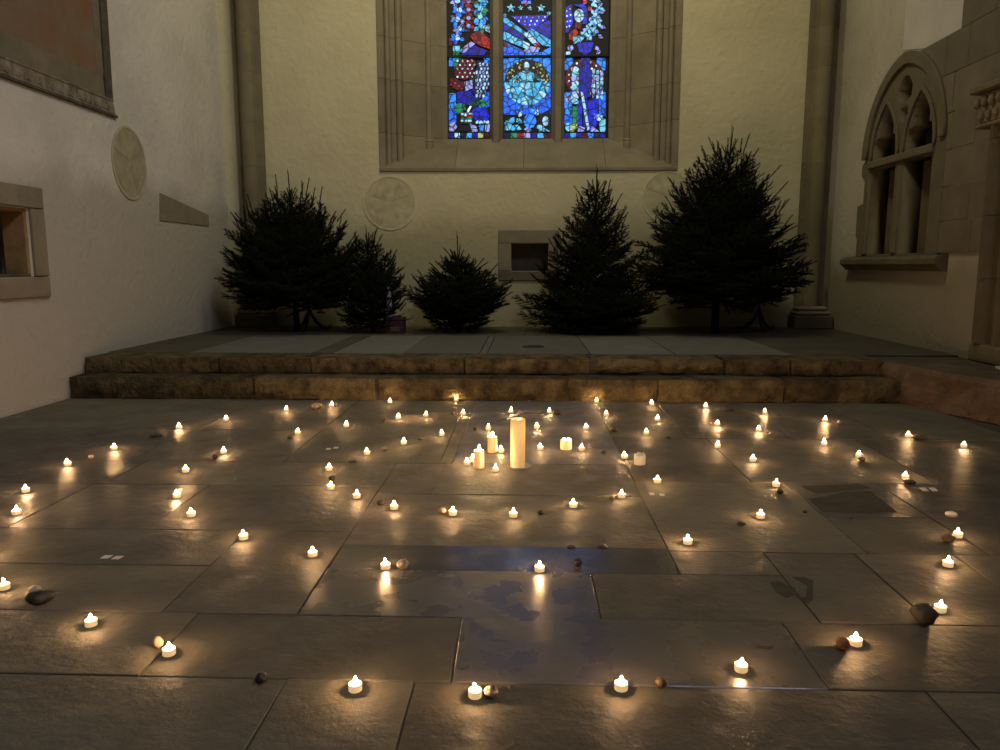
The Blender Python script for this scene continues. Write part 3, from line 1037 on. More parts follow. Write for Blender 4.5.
for j in range(4):
    y = 1 + j * 8.4
    gp(circ(468.5, y, 2.2, n=8), 'lilac', 2)
    for a in (.2, 1.6, 3.0, 4.3, 5.3):
        leaf(468.5 + 2 * math.cos(a), y + 2 * math.sin(a), 4.2, 3.4, a, 'red' if (j + int(a)) % 2 else 'wine')
for j in range(4):
    y = 0 + j * 8.6
    gp(circ(480.5, y, 2.8, n=8), 'pale', 2)
    for a in (.3, 1.3, 2.5, 3.8, 5.5):
        leaf(480.5 + 2.2 * math.cos(a), y + 2.2 * math.sin(a), 6.2, 4.2, a, ('cyan', 'green', 'sky', 'pale')[(j + int(a * 2)) % 4])
gp([(483, 27), (489.6, 24), (489.6, 33), (486, 31)], 'ice', 2)
gp([(470, 36), (479, 30.5), (489.6, 39), (489.6, 49), (480, 46), (474, 42)], 'red', 3)
gp([(459.5, 51), (471, 41.5), (475, 44), (463, 54)], 'lilac', 3)
gp([(461, 55.2), (475, 46), (488, 51), (484, 55.2)], 'navy', 3)
gp([(448.8, 37), (452, 40), (452, 46), (448.8, 46)], 'wine', 1)
gr(453, 460, 46, 51, 'pale', 2); gr(453.5, 459.5, 51.4, 55.2, 'green', 2)

# --- middle light
for i, c in enumerate(('ink', 'green', 'red', 'lilac', 'navy', 'cyan', 'wine')):
    gr(503.5 + i * 6.8, 509.8 + i * 6.8, 133, 137.6, c)
for (x, y, r) in ((511, 8, 4.6), (541, 8, 4.6), (520.5, 8, 2.8), (530, 8.4, 2.8), (505, 15.5, 2.2), (549, 13.5, 2.4)):
    star(x, y, r, 'pale')
for a in range(5):
    leaf(526, -2, 8, 4.5, .2 + a * .68, ('deep', 'sky', 'rose', 'sky', 'deep')[a])
gp([(511, 16), (549, 15), (546, 20), (532, 29), (527, 30)], 'deep', 1)
dots('white_dot', [(515, 18), (521, 17.5), (527, 17.5), (533, 17.5), (539, 17.5), (545, 17), (519, 21), (525, 21.2), (531, 21), (537, 21), (543, 20.4), (525, 25), (530, 25), (535, 24.4)], .75, 'white', 2)
gp([(503.6, 17.5), (507, 18.5), (528, 34), (526, 37), (503.6, 22)], 'cyan', 2)
gp([(503.6, 22.6), (525.6, 37.4), (523, 40.4), (503.6, 30)], 'navy', 2)
for i in range(4):
    x0, x1 = 503.6 + i * 6.5, 510 + i * 6.5
    f0, f1 = (x0 - 503.6) / 26., (x1 - 503.6) / 26.
    gp([(x0, 31 + f0 * 13), (x1, 31 + f1 * 13), (x1, 39.6 + f1 * 10.6), (x0, 39.6 + f0 * 10.6)], ('cyan', 'pale', 'cyan', 'ice')[i], 2)
gp([(528, 31), (532, 29), (551 - .4, 40), (550.6, 46.4), (543, 46)], 'cyan', 2)
gp([(532, 28.4), (548, 20.5), (550.6, 21), (550.6, 39)], 'navy', 2)
gp([(524, 35), (528, 32), (538, 43), (535, 46)], 'ice', 3)
gp([(533.5, 44), (538, 42.6), (540.6, 46), (536, 48)], 'red', 3)
gp([(523, 51), (531, 46.6), (540, 48), (538, 52), (526, 53)], 'lilac', 3)
gp([(503.6, 41), (524, 51), (524, 55.2), (503.6, 55.2)], 'blue', 1)
gp([(524.6, 53.4), (540, 52.4), (550.6, 47.2), (550.6, 55.2), (524.6, 55.2)], 'sky', 1)
gr(503.5, 508, 42, 47, 'wine', 2)
for (a, b_, c, d_, k_) in ((503.6, 514, 58, 82, 'sky'), (540, 550.6, 58, 82, 'sky'), (503.6, 515, 83, 114.5, 'blue'), (539, 550.6, 83, 114.5, 'blue'), (515.4, 538.6, 99, 114.5, 'blue'), (514.4, 539.6, 58, 64, 'sky')):
    gr(a, b_, c, d_, k_)
CX, CY, R = 527.1, 82, 22.6
gp(circ(CX, CY, R, n=20, a0=math.pi, a1=2 * math.pi), 'black', 1)
rnd = random.Random(21)
spk = []
while len(spk) < 62:
    a, r = rnd.uniform(math.pi, 2 * math.pi), R * math.sqrt(rnd.uniform(.06, .92))
    x, y = CX + r * math.cos(a), CY + r * math.sin(a)
    if abs(x - CX) > 6 or y < 62:
        spk.append((x, y))
dots('gold_fleck', spk[:34], .95, 'yellow', 2)
dots('olive_fleck', spk[34:], 1.1, 'olive', 2)
gp(circ(CX, CY + .5, R, n=20, a0=0, a1=math.pi), 'cyan', 0)
# the pale lower half: a fan of pieces round two radiating stars
arcp = circ(CX, CY + .5, R, n=12, a0=0, a1=math.pi)
hub = [(CX - 10, CY + 8), (CX, CY + 12), (CX + 10, CY + 8)]
for i in range(12):
    h_ = hub[2] if i < 4 else (hub[1] if i < 8 else hub[0])
    a, b_ = arcp[i], arcp[i + 1]
    gp([a, b_, (h_[0] * .92 + b_[0] * .08, h_[1] * .92 + b_[1] * .08), (h_[0] * .92 + a[0] * .08, h_[1] * .92 + a[1] * .08)], ('pale', 'cyan', 'ice', 'pale')[i % 4], 1)
for (p0, p1, p2, c) in (((CX - R + 1, CY + .6), (CX - 5, CY + .6), (CX - 10, CY + 7), 'cyan'), ((CX - 4.4, CY + .6), (CX + 4.4, CY + .6), (CX, CY + 11), 'pale'),
                        ((CX + 5, CY + .6), (CX + R - 1, CY + .6), (CX + 10, CY + 7), 'cyan'), ((CX - 4.8, CY + 1.4), (CX - .6, CY + 11), (CX - 9.4, CY + 7.6), 'ice'),
                        ((CX + 4.8, CY + 1.4), (CX + .6, CY + 11), (CX + 9.4, CY + 7.6), 'pale')):
    gp([p0, p1, p2], c, 2)
gp(circ(526.3, 66, 3.1, 4.0, n=10), 'ice', 3)
gp([(522, 71), (530.6, 71), (533, 81.6), (520, 81.6)], 'pale', 3)
gp([(521.4, 71.6), (522, 75), (513, 81.6), (509, 81)], 'cyan', 3)
gp([(531, 71.6), (530.6, 75), (540, 81.6), (544, 81)], 'cyan', 3)
for (x, y, ln, wd, an, c) in ((505, 130, 9, 6, -.7, 'pale'), (509, 124, 9, 6, -.9, 'cyan'), (511, 130, 9, 6, -.5, 'cyan'), (516, 119, 8, 5, .6, 'pale'), (514, 126, 9, 5, .4, 'pale'), (519, 117, 7, 4, -1.2, 'ice'),
                              (536, 128, 8, 5, -.2, 'pale'), (524, 129, 8, 5, .2, 'lilac'), (536, 116, 7, 4, -1.3, 'ice'), (521, 111, 6, 3.4, -1.9, 'cyan'), (532, 112, 6, 3.4, -1.1, 'cyan'), (505, 121, 7, 5, .8, 'cyan')):
    leaf(x, y, ln, wd, an, c, 2)
gp(circ(530, 121, 6.4, 7.0, n=12), 'sky', 1)
gp([(538, 115), (550.4, 109), (550.4, 131.6), (540, 131.6), (537, 123)], 'black', 1)
gp(circ(545.6, 121, 3.2, 4.8, n=10), 'ice', 2)
gp([(538, 125), (546, 129), (550, 131.4), (539, 131.4)], 'pale', 2)

# --- right light
for i, c in enumerate(('navy', 'cyan', 'deep', 'wine', 'sky', 'ink', 'navy')):
    gr(564.5 + i * 5.9, 569.9 + i * 5.9, 133, 137.6, c)
gr(564.6, 573, 58, 70, 'sky'); gr(597, 605.6, 58, 70, 'sky'); gr(564.6, 572, 92, 114, 'sky'); gr(564.6, 572, 114.6, 124, 'blue')
gr(599, 605.6, 92, 116, 'blue'); gr(577.6, 582, 100, 130, 'deep'); gr(588, 592, 100, 131, 'deep')
gp(circ(585, 78, 19.6, 19.4, n=20, a0=.2, a1=2 * math.pi - .2 - 0), 'wine', 1)
dots('white_dot', [(585 + r * math.cos(a), 78 + r * math.sin(a)) for r in (16.6,) for a in [i * .42 for i in range(15)]] + [(585 + 11.5 * math.cos(a), 78 + 11.5 * math.sin(a)) for a in [.1 + i * .75 for i in range(9)]], 1.0, 'white', 2)
gp([(581, 58.4), (589.6, 58.4), (591, 74), (590, 96), (586, 99.6), (581, 97), (579, 82)], 'navy', 3)
for j in range(8):
    gp([(571 + (j % 2), 68 + j * 4.6), (576, 66.6 + j * 4.6), (579, 69 + j * 4.6), (578, 71.6 + j * 4.6), (572, 72 + j * 4.6)], ('ice', 'pale', 'lilac')[j % 3], 3)
for j in range(6):
    for i in range(3):
        gp([(592 + i * 4.0, 70 + j * 4.8 + i), (594.6 + i * 4.0, 69 + j * 4.8 + i), (595.2 + i * 4, 73.0 + j * 4.8 + i), (592.6 + i * 4, 74 + j * 4.8 + i)], ('ice', 'pale', 'lilac')[(i + j) % 3], 3)
gr(572.5, 578, 106, 124, 'green', 2)
gp([(580.6, 92), (583, 92), (589.4, 129), (587, 131)], 'ice', 4)
gp([(583, 100), (588.6, 100), (587, 128), (583.4, 128)], 'navy', 2)
gp([(591.6, 99), (599, 98), (597, 124), (593, 131), (591, 130)], 'deep', 2)
gp([(571.4, 124.4), (577, 123.6), (577.4, 128), (573, 131.6), (569.4, 131.6)], 'yellow', 2)
gp([(579, 126), (585, 128), (584, 131.6), (577.6, 131.6)], 'lilac', 3)
gp([(592, 126), (599, 131.6), (590.6, 131.6)], 'lilac', 3)
gp(circ(568.6, 127, 3.4, 4.4, n=9), 'pale', 2)
gp([(599, 117), (605.4, 119), (605.4, 131.6), (600, 131.6)], 'pale', 1)
gp([(594, 113), (603, 116), (600, 121), (594, 120)], 'ice', 2)
gp([(565, 96), (571, 95), (573, 101), (567, 104)], 'lilac', 2)
gp([(565, 8), (571.6, 4), (573, 22), (569, 32), (565, 33)], 'deep', 1)
dots('white_dot', [(566.6, 11), (570, 9), (567, 16), (570.6, 15), (567, 21.6), (570.4, 21), (567, 27), (569.4, 26)], .8, 'white', 2)
gp(circ(579, 15.6, 5.0, 6.6, n=12), 'ice', 2)
gp([(574, 5), (584, 4), (588, 12), (585, 15), (581, 8)], 'deep', 3)
gp([(584.6, 15), (588, 13), (587, 24), (582, 24)], 'deep', 2)
gp([(576, 21.6), (583, 23), (580, 30), (574.4, 27)], 'wine', 2)
gp([(569, 33), (576, 28), (578, 33), (573, 41), (569, 39)], 'red', 1)
for (x, y) in ((585, 2), (589.6, 9), (582.4, -2)):
    gp(circ(x, y, 2.4, n=8), 'rose', 3)
for j, (x, y) in enumerate(((594, 1), (598, 8), (595, 15), (592, 23), (597, 22), (588, 29), (594, 31), (584, 34), (589, 37), (580, 39))):
    gp(circ(x, y, 2.1, n=8), ('ice', 'pale')[j % 2], 3)
    for a in (.1, 1.9, 3.7, 5.2):
        leaf(x + 1.6 * math.cos(a), y + 1.6 * math.sin(a), 5.2, 3.2, a + j * .3, ('ice', 'pale', 'lilac', 'cyan')[(j + int(a)) % 4], 2)
for (x, y, a) in ((602, 26, .4), (602, 13, -.5), (600, 35, .6), (598, 46, 1.2), (602, 50, 2.2)):
    leaf(x - 2, y, 6, 3.6, a, 'lilac', 2)
gp([(577, 43), (594, 42), (591, 51), (586, 55.2), (579, 52)], 'deep', 1)
gp(circ(570.5, 48, 3.0, n=9), 'lilac', 2)
gp([(566, 52), (571, 51), (570, 55.2), (566, 55.2)], 'ice', 2)
gp([(573, 37), (579, 36), (580, 41), (574, 44)], 'pale', 2)
# --- the lights go on above the frame of the photograph: plain quarry panes
rnd = random.Random(9)
for a, b_ in LANC:
    xa, xb = on(a, 138, 1, GY).x + .01, on(b_, 138, 1, GY).x - .01
    z = 4.84
    while z < 6.5:
        for i in range(3):
            w3 = (xb - xa) / 3
            wc(box('glass_pane', xa + i * w3 + .008, xa + (i + 1) * w3 - .008, GY + .004, GY + .010, z + .008, z + .272,
                   MATS['glass_' + rnd.choice(('navy', 'blue', 'sky', 'ink', 'cyan', 'wine', 'deep', 'black', 'black'))]))
        z += .28

# ------------------------------------------------------------------ fir trees
def needle_branch(L, seed):
    """a flat fir bough along +X: woody axis, side shoots and needles; one mesh, two materials"""
    r_ = random.Random(seed)
    V, Fc, Mi = [], [], []

    def stem(p0, d, ln, r0):
        p1 = p0 + d * ln
        side = d.cross(Vector((0, 0, 1)))
        if side.length < .05:
            side = Vector((0, 1, 0))
        side.normalize()
        nrm = side.cross(d)
        n = len(V)
        for p, r in ((p0, r0), (p1, r0 * .45)):
            for k in range(3):
                a = k * 2.094
                V.append(p + (side * math.cos(a) + nrm * math.sin(a)) * r)
        for k in range(3):
            Fc.append((n + k, n + (k + 1) % 3, n + 3 + (k + 1) % 3, n + 3 + k))
            Mi.append(0)
        return p1, side, nrm

    def needles(p0, d, ln, side, nrm, dens=.0045):
        cnt = int(ln / dens)
        for i in range(cnt):
            t = i / max(1, cnt) * 1.0
            p = p0 + d * (ln * t)
            a = r_.uniform(0, 2 * math.pi)
            out = side * math.cos(a) * 1.25 + nrm * (math.sin(a) * .75 + .15)
            nl = r_.uniform(.021, .031)
            tip = p + (out.normalized() * .85 + d * .75) * nl
            wv = d.cross(out).normalized() * .0042
            n = len(V)
            V.extend([p - wv, p + wv, tip])
            Fc.append((n, n + 1, n + 2))
            Mi.append(1)

    p = Vector((0, 0, 0))
    nseg = 5
    ang = 0.0
    curve = r_.uniform(.02, .09)
    dirs = []
    for s in range(nseg):
        ang += curve * (1 if s > 1 else -.3)
        d = Vector((math.cos(ang), r_.uniform(-.06, .06), math.sin(ang))).normalized()
        q, sd, nm = stem(p, d, L / nseg, .0022 + .007 * L * (1 - s / nseg))
        if s > 0 or L < .35:
            needles(p, d, L / nseg, sd, nm)
        dirs.append((p.copy(), d, sd, nm))
        p = q
    ns = max(3, int(L / .088))
    for i in range(ns):
        t = .24 + .72 * (i + .5) / ns
        sg = min(nseg - 1, int(t * nseg))
        p0, d, sd, nm = dirs[sg]
        pp = p0 + d * (L * (t - sg / nseg))
        for sgn in (-1, 1):
            if r_.random() < .1:
                continue
            an = r_.uniform(.65, 1.0)
            dd = (d * math.cos(an) + sd * sgn * math.sin(an) + Vector((0, 0, r_.uniform(-.12, .22)))).normalized()
            ln = (1 - t) * L * .55 * r_.uniform(.7, 1.2) + .07
            e_, s2, n2 = stem(pp, dd, ln, .0028)
            needles(pp, dd, ln, s2, n2)
            if ln > .22:
                for q in (.5,):
                    for g in (-1, 1):
                        d3 = (dd * .72 + s2 * g * .62 + Vector((0, 0, r_.uniform(-.1, .2)))).normalized()
                        l3 = ln * (1 - q) * .6 + .03
                        e3, s3, n3 = stem(pp + dd * ln * q, d3, l3, .0022)
                        needles(pp + dd * ln * q, d3, l3, s3, n3)
    me = bpy.data.meshes.new('fir_branch')
    me.from_pydata(V, [], Fc)
    me.materials.append(M_BARK)
    me.materials.append(M_NEEDLE)
    me.polygons.foreach_set('material_index', Mi)
    return me


def needle_shoot(seed, nl0=.020, nl1=.030, dens=.0022):
    """a single straight shoot of length 0.3 along +X, like a bottle brush"""
    r_ = random.Random(seed)
    v, f = tube([(0, 0, 0), (.15, .003, .004), (.3, 0, .012)], [.004, .003, .0015], 4)
    v = [Vector(q) for q in v]
    mi = [0] * len(f)
    for i in range(int(.29 / dens)):
        t = i * dens
        a = r_.uniform(0, 2 * math.pi)
        out = Vector((.75, math.cos(a), math.sin(a))).normalized()
        c = Vector((t, 0, .012 * t / .3))
        wv = Vector((1, 0, 0)).cross(out).normalized() * .0048
        n = len(v)
        v.extend([c - wv, c + wv, c + out * r_.uniform(nl0, nl1) * (1 - .25 * t / .3)])
        f.append((n, n + 1, n + 2))
        mi.append(1)
    me = bpy.data.meshes.new('fir_shoot')
    me.from_pydata(v, [], f)
    me.materials.append(M_BARK)
    me.materials.append(M_NEEDLE)
    me.polygons.foreach_set('material_index', mi)
    return me


SHOOT = [needle_shoot(s_) for s_ in range(3)]
LEADER = needle_shoot(9, .008, .014, .004)
BR = {}
for L_ in (.18, .30, .45, .62, .82, 1.0):
    BR[L_] = [needle_branch(L_, int(L_ * 100) * 7 + s) for s in range(3)]


def branch_obj(tree, org, az, el, ln, rr):
    key = min(BR, key=lambda k: abs(k - ln))
    o = bpy.data.objects.new('branch', rr.choice(BR[key]))
    COL.objects.link(o)
    o.parent = tree
    o.location = org
    o.rotation_euler = (rr.uniform(-.35, .35), -el, az)
    o.scale = (ln / key,) * 3
    return o


def fir(base, height, prof, count, lean, label, seed, elev, ysq=.82, spike=0.0, trunk_r=.035, low=.12):
    """prof: [(height, radius)] of the crown outline; elev: (low, high) rise of the boughs in degrees"""
    rr = random.Random(seed)
    t = tag(empty('fir_tree', base), label, 'fir tree', 'cut fir trees along the end wall')
    top = Vector((lean, 0, height))
    pts = [Vector((0, 0, 0)), Vector((lean * .1, 0, height * .3)), Vector((lean * .45, 0, height * .65)), top]
    v, f = tube(pts, [trunk_r, trunk_r * .75, trunk_r * .4, .004], 8)
    pyd('trunk', v, f, M_BARK, t, smooth=True)

    def axis(h):
        k = h / height
        return Vector((lean * k * k, 0, h))

    def rad(h):
        for (h0, r0), (h1, r1) in zip(prof, prof[1:]):
            if h0 <= h <= h1:
                return r0 + (r1 - r0) * (h - h0) / (h1 - h0)
        return prof[-1][1]

    hs = [prof[0][0] + (prof[-1][0] - prof[0][0]) * ((i + .5) / count) for i in range(count)]
    az = rr.uniform(0, 6)
    for i, h in enumerate(hs):
        az += 2.39996 + rr.uniform(-.3, .3)
        k = (h - prof[0][0]) / (prof[-1][0] - prof[0][0])
        el = math.radians(elev[0] + (elev[1] - elev[0]) * k + rr.uniform(-7, 7))
        r = rad(h) * rr.uniform(.80, 1.16) * (ysq + (1 - ysq) * abs(math.cos(az)))
        if math.sin(az) > 0 and r * math.sin(az) > .66:                  # the wall stands behind
            r = .66 / math.sin(az)
        h0 = h - r * math.tan(el)
        if h0 < low:
            h0 = low + rr.uniform(0, .05)
            el = math.atan2(h - h0, r)
        branch_obj(t, axis(h0), az, el, r / max(.15, math.cos(el)), rr)
        if i % 2 == 0 and k < .85:                                   # inner boughs thicken the crown
            el2 = el + rr.uniform(-.1, .35)
            branch_obj(t, axis(min(height * .85, h0 + .06)), az + 1.2 + rr.uniform(-.4, .4), el2, r * rr.uniform(.55, .75), rr)
    def shoot(org, a, el, ln, me, nm):
        o = bpy.data.objects.new(nm, me)
        COL.objects.link(o)
        o.parent = t
        o.location = org
        o.rotation_euler = (0, -el, a)
        o.scale = (ln / .3, 1, 1)

    for i in range(count // 2):                                      # finger-like end shoots along the outline
        k = rr.random() ** .8
        h = prof[0][0] + (prof[-1][0] - prof[0][0]) * k
        a = rr.uniform(0, 2 * math.pi)
        r = rad(h) * .84
        y = min(.5, r * math.sin(a) * ysq)
        el = math.radians(elev[0] + (elev[1] - elev[0]) * k + 12 + rr.uniform(-14, 18))
        shoot(axis(h) + Vector((r * math.cos(a), y, -.02)), a, el, rr.uniform(.14, .26) * (.75 + .25 * height / 2), rr.choice(SHOOT), 'shoot')
    for i in range(7):                                               # steep shoots round the leader
        shoot(axis(height - spike - .03 - .05 * (i % 3)), i * .9 + rr.uniform(-.2, .2), math.radians(rr.uniform(52, 74)), rr.uniform(.13, .24), rr.choice(SHOOT), 'shoot')
    shoot(axis(height - spike - .02), 0, math.radians(90) - lean * .6, spike + .07, LEADER, 'leader')
    return t


def tbase(px, py):
    return gnd(px, py, PZ)


b1 = tbase(297, 332); b2 = tbase(373, 332); b3 = tbase(459, 332); b4 = tbase(592, 332); b5 = tbase(714, 333)
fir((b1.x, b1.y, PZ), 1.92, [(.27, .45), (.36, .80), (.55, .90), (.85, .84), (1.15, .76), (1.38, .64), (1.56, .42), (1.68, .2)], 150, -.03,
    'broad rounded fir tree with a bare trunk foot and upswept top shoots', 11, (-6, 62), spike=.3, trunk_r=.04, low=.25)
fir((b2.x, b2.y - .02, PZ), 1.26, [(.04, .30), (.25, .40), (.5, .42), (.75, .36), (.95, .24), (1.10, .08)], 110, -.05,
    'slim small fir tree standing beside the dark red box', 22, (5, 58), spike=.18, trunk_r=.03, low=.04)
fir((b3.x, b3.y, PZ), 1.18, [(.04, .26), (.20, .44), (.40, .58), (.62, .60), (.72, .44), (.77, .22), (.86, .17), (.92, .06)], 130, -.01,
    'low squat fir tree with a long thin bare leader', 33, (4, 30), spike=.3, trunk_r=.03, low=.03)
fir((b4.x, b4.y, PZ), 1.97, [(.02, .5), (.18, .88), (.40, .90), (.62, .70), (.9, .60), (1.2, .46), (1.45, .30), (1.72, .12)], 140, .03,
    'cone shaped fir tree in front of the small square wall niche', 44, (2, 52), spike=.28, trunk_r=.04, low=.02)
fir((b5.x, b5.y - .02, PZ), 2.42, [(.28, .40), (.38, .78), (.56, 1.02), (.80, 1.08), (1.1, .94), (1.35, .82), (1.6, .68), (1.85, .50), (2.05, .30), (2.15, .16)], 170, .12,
    'tallest wide fir tree standing on a thick bare trunk', 55, (-8, 55), spike=.32, trunk_r=.05, low=.27)


# iron candle stands half hidden behind two of the trees
def iron_stand(px, py, dy, label, rz):
    p = tbase(px, py)
    t = tag(empty('candle_stand', (p.x, p.y + dy, PZ), rz), label, 'candle stand', 'wrought iron candle stands')
    v, f = tube([(0, 0, .24), (0, 0, .6), (0, 0, 1.05)], .013, 8)
    pyd('pole', v, f, M_IRON, t, smooth=True)
    link('drip_pan', lathe_mesh('drip_pan', [(0, 0), (.08, .01), (.10, .035), (.095, .035), (.075, .018), (0, .012)], 16), M_IRON, t, (0, 0, 1.05))
    for k in range(3):
        a = k * 2.0944
        pts = [(r * math.cos(a), r * math.sin(a), z_) for r, z_ in ((0, .27), (.03, .20), (.09, .10), (.17, .035), (.24, .02), (.27, .05))]
        v, f = tube(pts, [.016, .02, .022, .02, .018, .014], 8)
        pyd('leg', v, f, M_IRON, t, smooth=True)
    return t


iron_stand(307, 331, .12, 'black iron candle stand with curved legs behind the rounded fir', math.pi / 6)
iron_stand(762, 331.5, .16, 'black iron candle stand with curved legs behind the tallest fir', math.pi / 6)

# dark red box with a label plate, and the slim glass bottle on it
p = tbase(396, 333)
bx = tag(empty('red_box', (p.x, p.y, PZ)), 'dark red box with a pale front label by the slim fir', 'box')
M_RED = mat('dark_red_card', (0.03, 0.006, 0.006), .7, .2, 8)
box('body', -.115, .11, -.09, .09, 0, .155, M_RED, bx, .006)
box('lid', -.12, .115, -.095, .095, .157, .195, M_RED, bx, .006)
box('front_label', -.045, .06, -.094, -.090, .03, .085, mat('label_card', (0.06, 0.05, 0.045), .8, .1, 10), bx)
bt = tag(empty('glass_bottle', (p.x - .075, p.y - .02, PZ + .195)), 'slim pale glass bottle standing on the dark red box', 'bottle')
link('body', lathe_mesh('bottle_body', [(0, .004), (.032, .002), (.036, .012), (.036, .25), (.030, .29), (.014, .32), (.012, .355), (.016, .358), (.016, .372), (.010, .372), (.010, .32), (.026, .285), (.032, .25), (.032, .014), (0, .012)], 18), M_GLASS, bt)
link('neck_band', lathe_mesh('neck_band', [(.0125, .325), (.0155, .325), (.0155, .345), (.0125, .345)], 14), M_WHITE, bt)

# ------------------------------------------------------------------ candles
TB = lathe_mesh('tealight_body', [(0, 0), (.0175, 0), (.0186, .0012), (.0188, .0170), (.0182, .0194), (.0170, .0199), (.0158, .0184), (.008, .0177), (0, .0176)], 20)
TF = lathe_mesh('tealight_flame', [(0, 0.0), (.0030, .001), (.0044, .005), (.0039, .010), (.0021, .0145), (0, .018)], 8)
COLLAR = lathe_mesh('flame_collar', [(0, 0), (.0065, 0), (.0058, .004), (.0032, .0048), (0, .0048)], 10)
LIT = 'lit tealights set out on the stone floor'
rr = random.Random(2)


def tealight(px, py, label):
    p = gnd(px, py)
    t = tag(empty('tealight', (p.x, p.y + .018, .0005), rr.uniform(0, 6.28)), label, 'tealight', LIT)
    link('body', TB, M_WAX_LED, t)
    link('flame_collar', COLLAR, M_WAX_LED, t, (0, 0, .0176))
    link('flame', TF, M_FLAME, t, (.0, 0, .0220), (rr.uniform(-.12, .12), rr.uniform(-.12, .12), 0))
    return t


FAR = 'lit tealight on the row nearest the lower step'
ALONE = 'lit tealight standing alone on the bare flagstones'
GRAVE = 'lit tealight standing among the thick candles on the grave slab'
PAIR = 'lit tealight, one of two close together toward the white side wall'
CAND = [
    (65.8, 466.3, 'lit tealight standing nearest the white side wall'), (112.7, 450.2, 'lit tealight beside a tiny pale chip of stone'), (23.5, 493, PAIR), (14, 515.3, PAIR), (1, 591, 'lit tealight close to the boomerang shaped dark stone'),
    (-9, 553, None), (178, 429.2, 'lit tealight near the flat dark leaf shaped stone'), (225.2, 421, None), (222.4, 454.1, 'lit tealight next to a small black ball of stone'),
    (184.3, 472.9, None), (175.4, 498.6, 'lit tealight with a small white pebble just behind it'), (189.6, 517.6, 'lit tealight just in front of the one with a small white pebble'), (242, 540.6, None), (311.4, 557.6, None),
    (330, 490, 'lit tealight on the near side of a black pebble shared by two lights'), (356, 499, 'lit tealight next to the two lights that share a black pebble'), (88, 628, 'lit tealight on the dull slab in front of the boomerang shaped stone'), (166.4, 657.6, 'lit tealight touching an upright pinkish oval pebble'),
    (285.6, 411.7, None), (331.4, 407, 'lit tealight touching a pale pebble near the lumpy brown stone'), (297.1, 434.5, 'lit tealight touching a small brown pebble by a slanted joint'),
    (345.7, 427.1, None), (389.5, 403.3, FAR), (397.9, 419, 'lit tealight next to a pointed brown stone'), (366.4, 455.1, 'lit tealight near the flat oval stone on the slab joint'), (328.3, 471.2, 'lit tealight on the far side of a black pebble shared by two lights'),
    (393.6, 510.2, 'lit tealight next to a shiny black nut-like stone'), (452.4, 516.2, 'lit tealight next to a half pink half brown pebble'), (513.2, 518, 'lit tealight between the small round black stone and the half pink pebble'), (384.6, 570.4, 'lit tealight next to a pale round two-toned stone'),
    (456, 401.4, 'lit tealight against the lower step, its glow on the riser'), (425.7, 416.9, None), (463, 415.2, 'lit tealight next to a pair of tiny brown stones'), (511, 413, 'lit tealight standing on the worn inscription of the grave slab'),
    (441.4, 436, 'lit tealight between the low dark pebble and the grave slab'), (403.3, 444.6, 'lit tealight between the grey green pebble and the low dark pebble'), (488, 430, GRAVE), (500.9, 453, GRAVE), (467, 465.6, GRAVE), (472.8, 461.5, 'lit tealight mostly hidden behind the ivory short pillar candle'), (495.4, 472, GRAVE),
    (530.2, 400.8, FAR), (596.7, 402.9, FAR), (652, 405, FAR), (549.4, 413.5, 'lit tealight touching a dark brown hooked stone'), (606.5, 416, 'lit tealight just off the grave slab behind a rough dark lump'), (657.9, 420.8, None), (536.8, 428.9, GRAVE),
    (586.1, 429.5, 'lit tealight on the grave slab behind the round black pebble'), (646.7, 434.8, 'lit tealight near the tiny flat black pebble'), (540.3, 450.2, GRAVE), (581.9, 450.9, 'lit tealight beside the low wide glowing candle'), (624.6, 458.9, 'lit tealight beside the burnt down white candle'),
    (657.9, 483.5, 'lit tealight near a pair of white floor tapes'), (622, 498.6, 'lit tealight next to an olive brown pebble'), (573.4, 508.2, 'lit tealight between the small round black stone and the olive pebble'), (539.6, 573.2, 'lit tealight on the glossy slab that mirrors the blue window'),
    (688.6, 545.2, 'lit tealight by the corner of the glossy blue slab'), (706.2, 408.2, 'lit tealight near the long flat stone by the lower step'), (765.6, 414.2, None), (718, 426.1, 'lit tealight beside a tiny upright cream pebble'), (759.4, 432, 'lit tealight beside a tiny bright splinter of stone'), (718.4, 448.1, None),
    (753.7, 462.1, None), (777.2, 487.3, 'lit tealight with a black stone right in front of it'), (826.1, 421.9, 'lit tealight with a tiny cream pebble a little way off'), (825, 445.7, None),
    (860, 457.9, 'lit tealight half hidden by a small grey-brown stone casting a shadow'), (909.3, 437.6, 'lit tealight beside a long flat dark stone'), (965.3, 448.1, 'lit tealight standing nearest the rough pinkish side ledge'), (906.9, 479.6, 'lit tealight behind a flat dark oval stone'),
    (761.6, 519.2, 'lit tealight near the flat black oval stone lying apart'), (960, 538.6, 'lit tealight touching a round brown stone and near a white pebble'), (950.4, 568, 'lit tealight between the largest brown stone and the round brown stone'), (943, 613.8, 'lit tealight behind the largest brown stone'),
    (353.8, 693.8, None), (474.7, 700.3, 'lit tealight touching a snail-like mottled stone'), (621.8, 692.8, 'lit tealight with a dark brown stone standing some way off'), (742.7, 674, 'lit tealight by a dark blotch worn into its slab'), (858, 647.6, 'lit tealight touching a reddish brown angular stone'),
]
for px, py, lb in CAND:
    tealight(px, py, lb or ALONE)


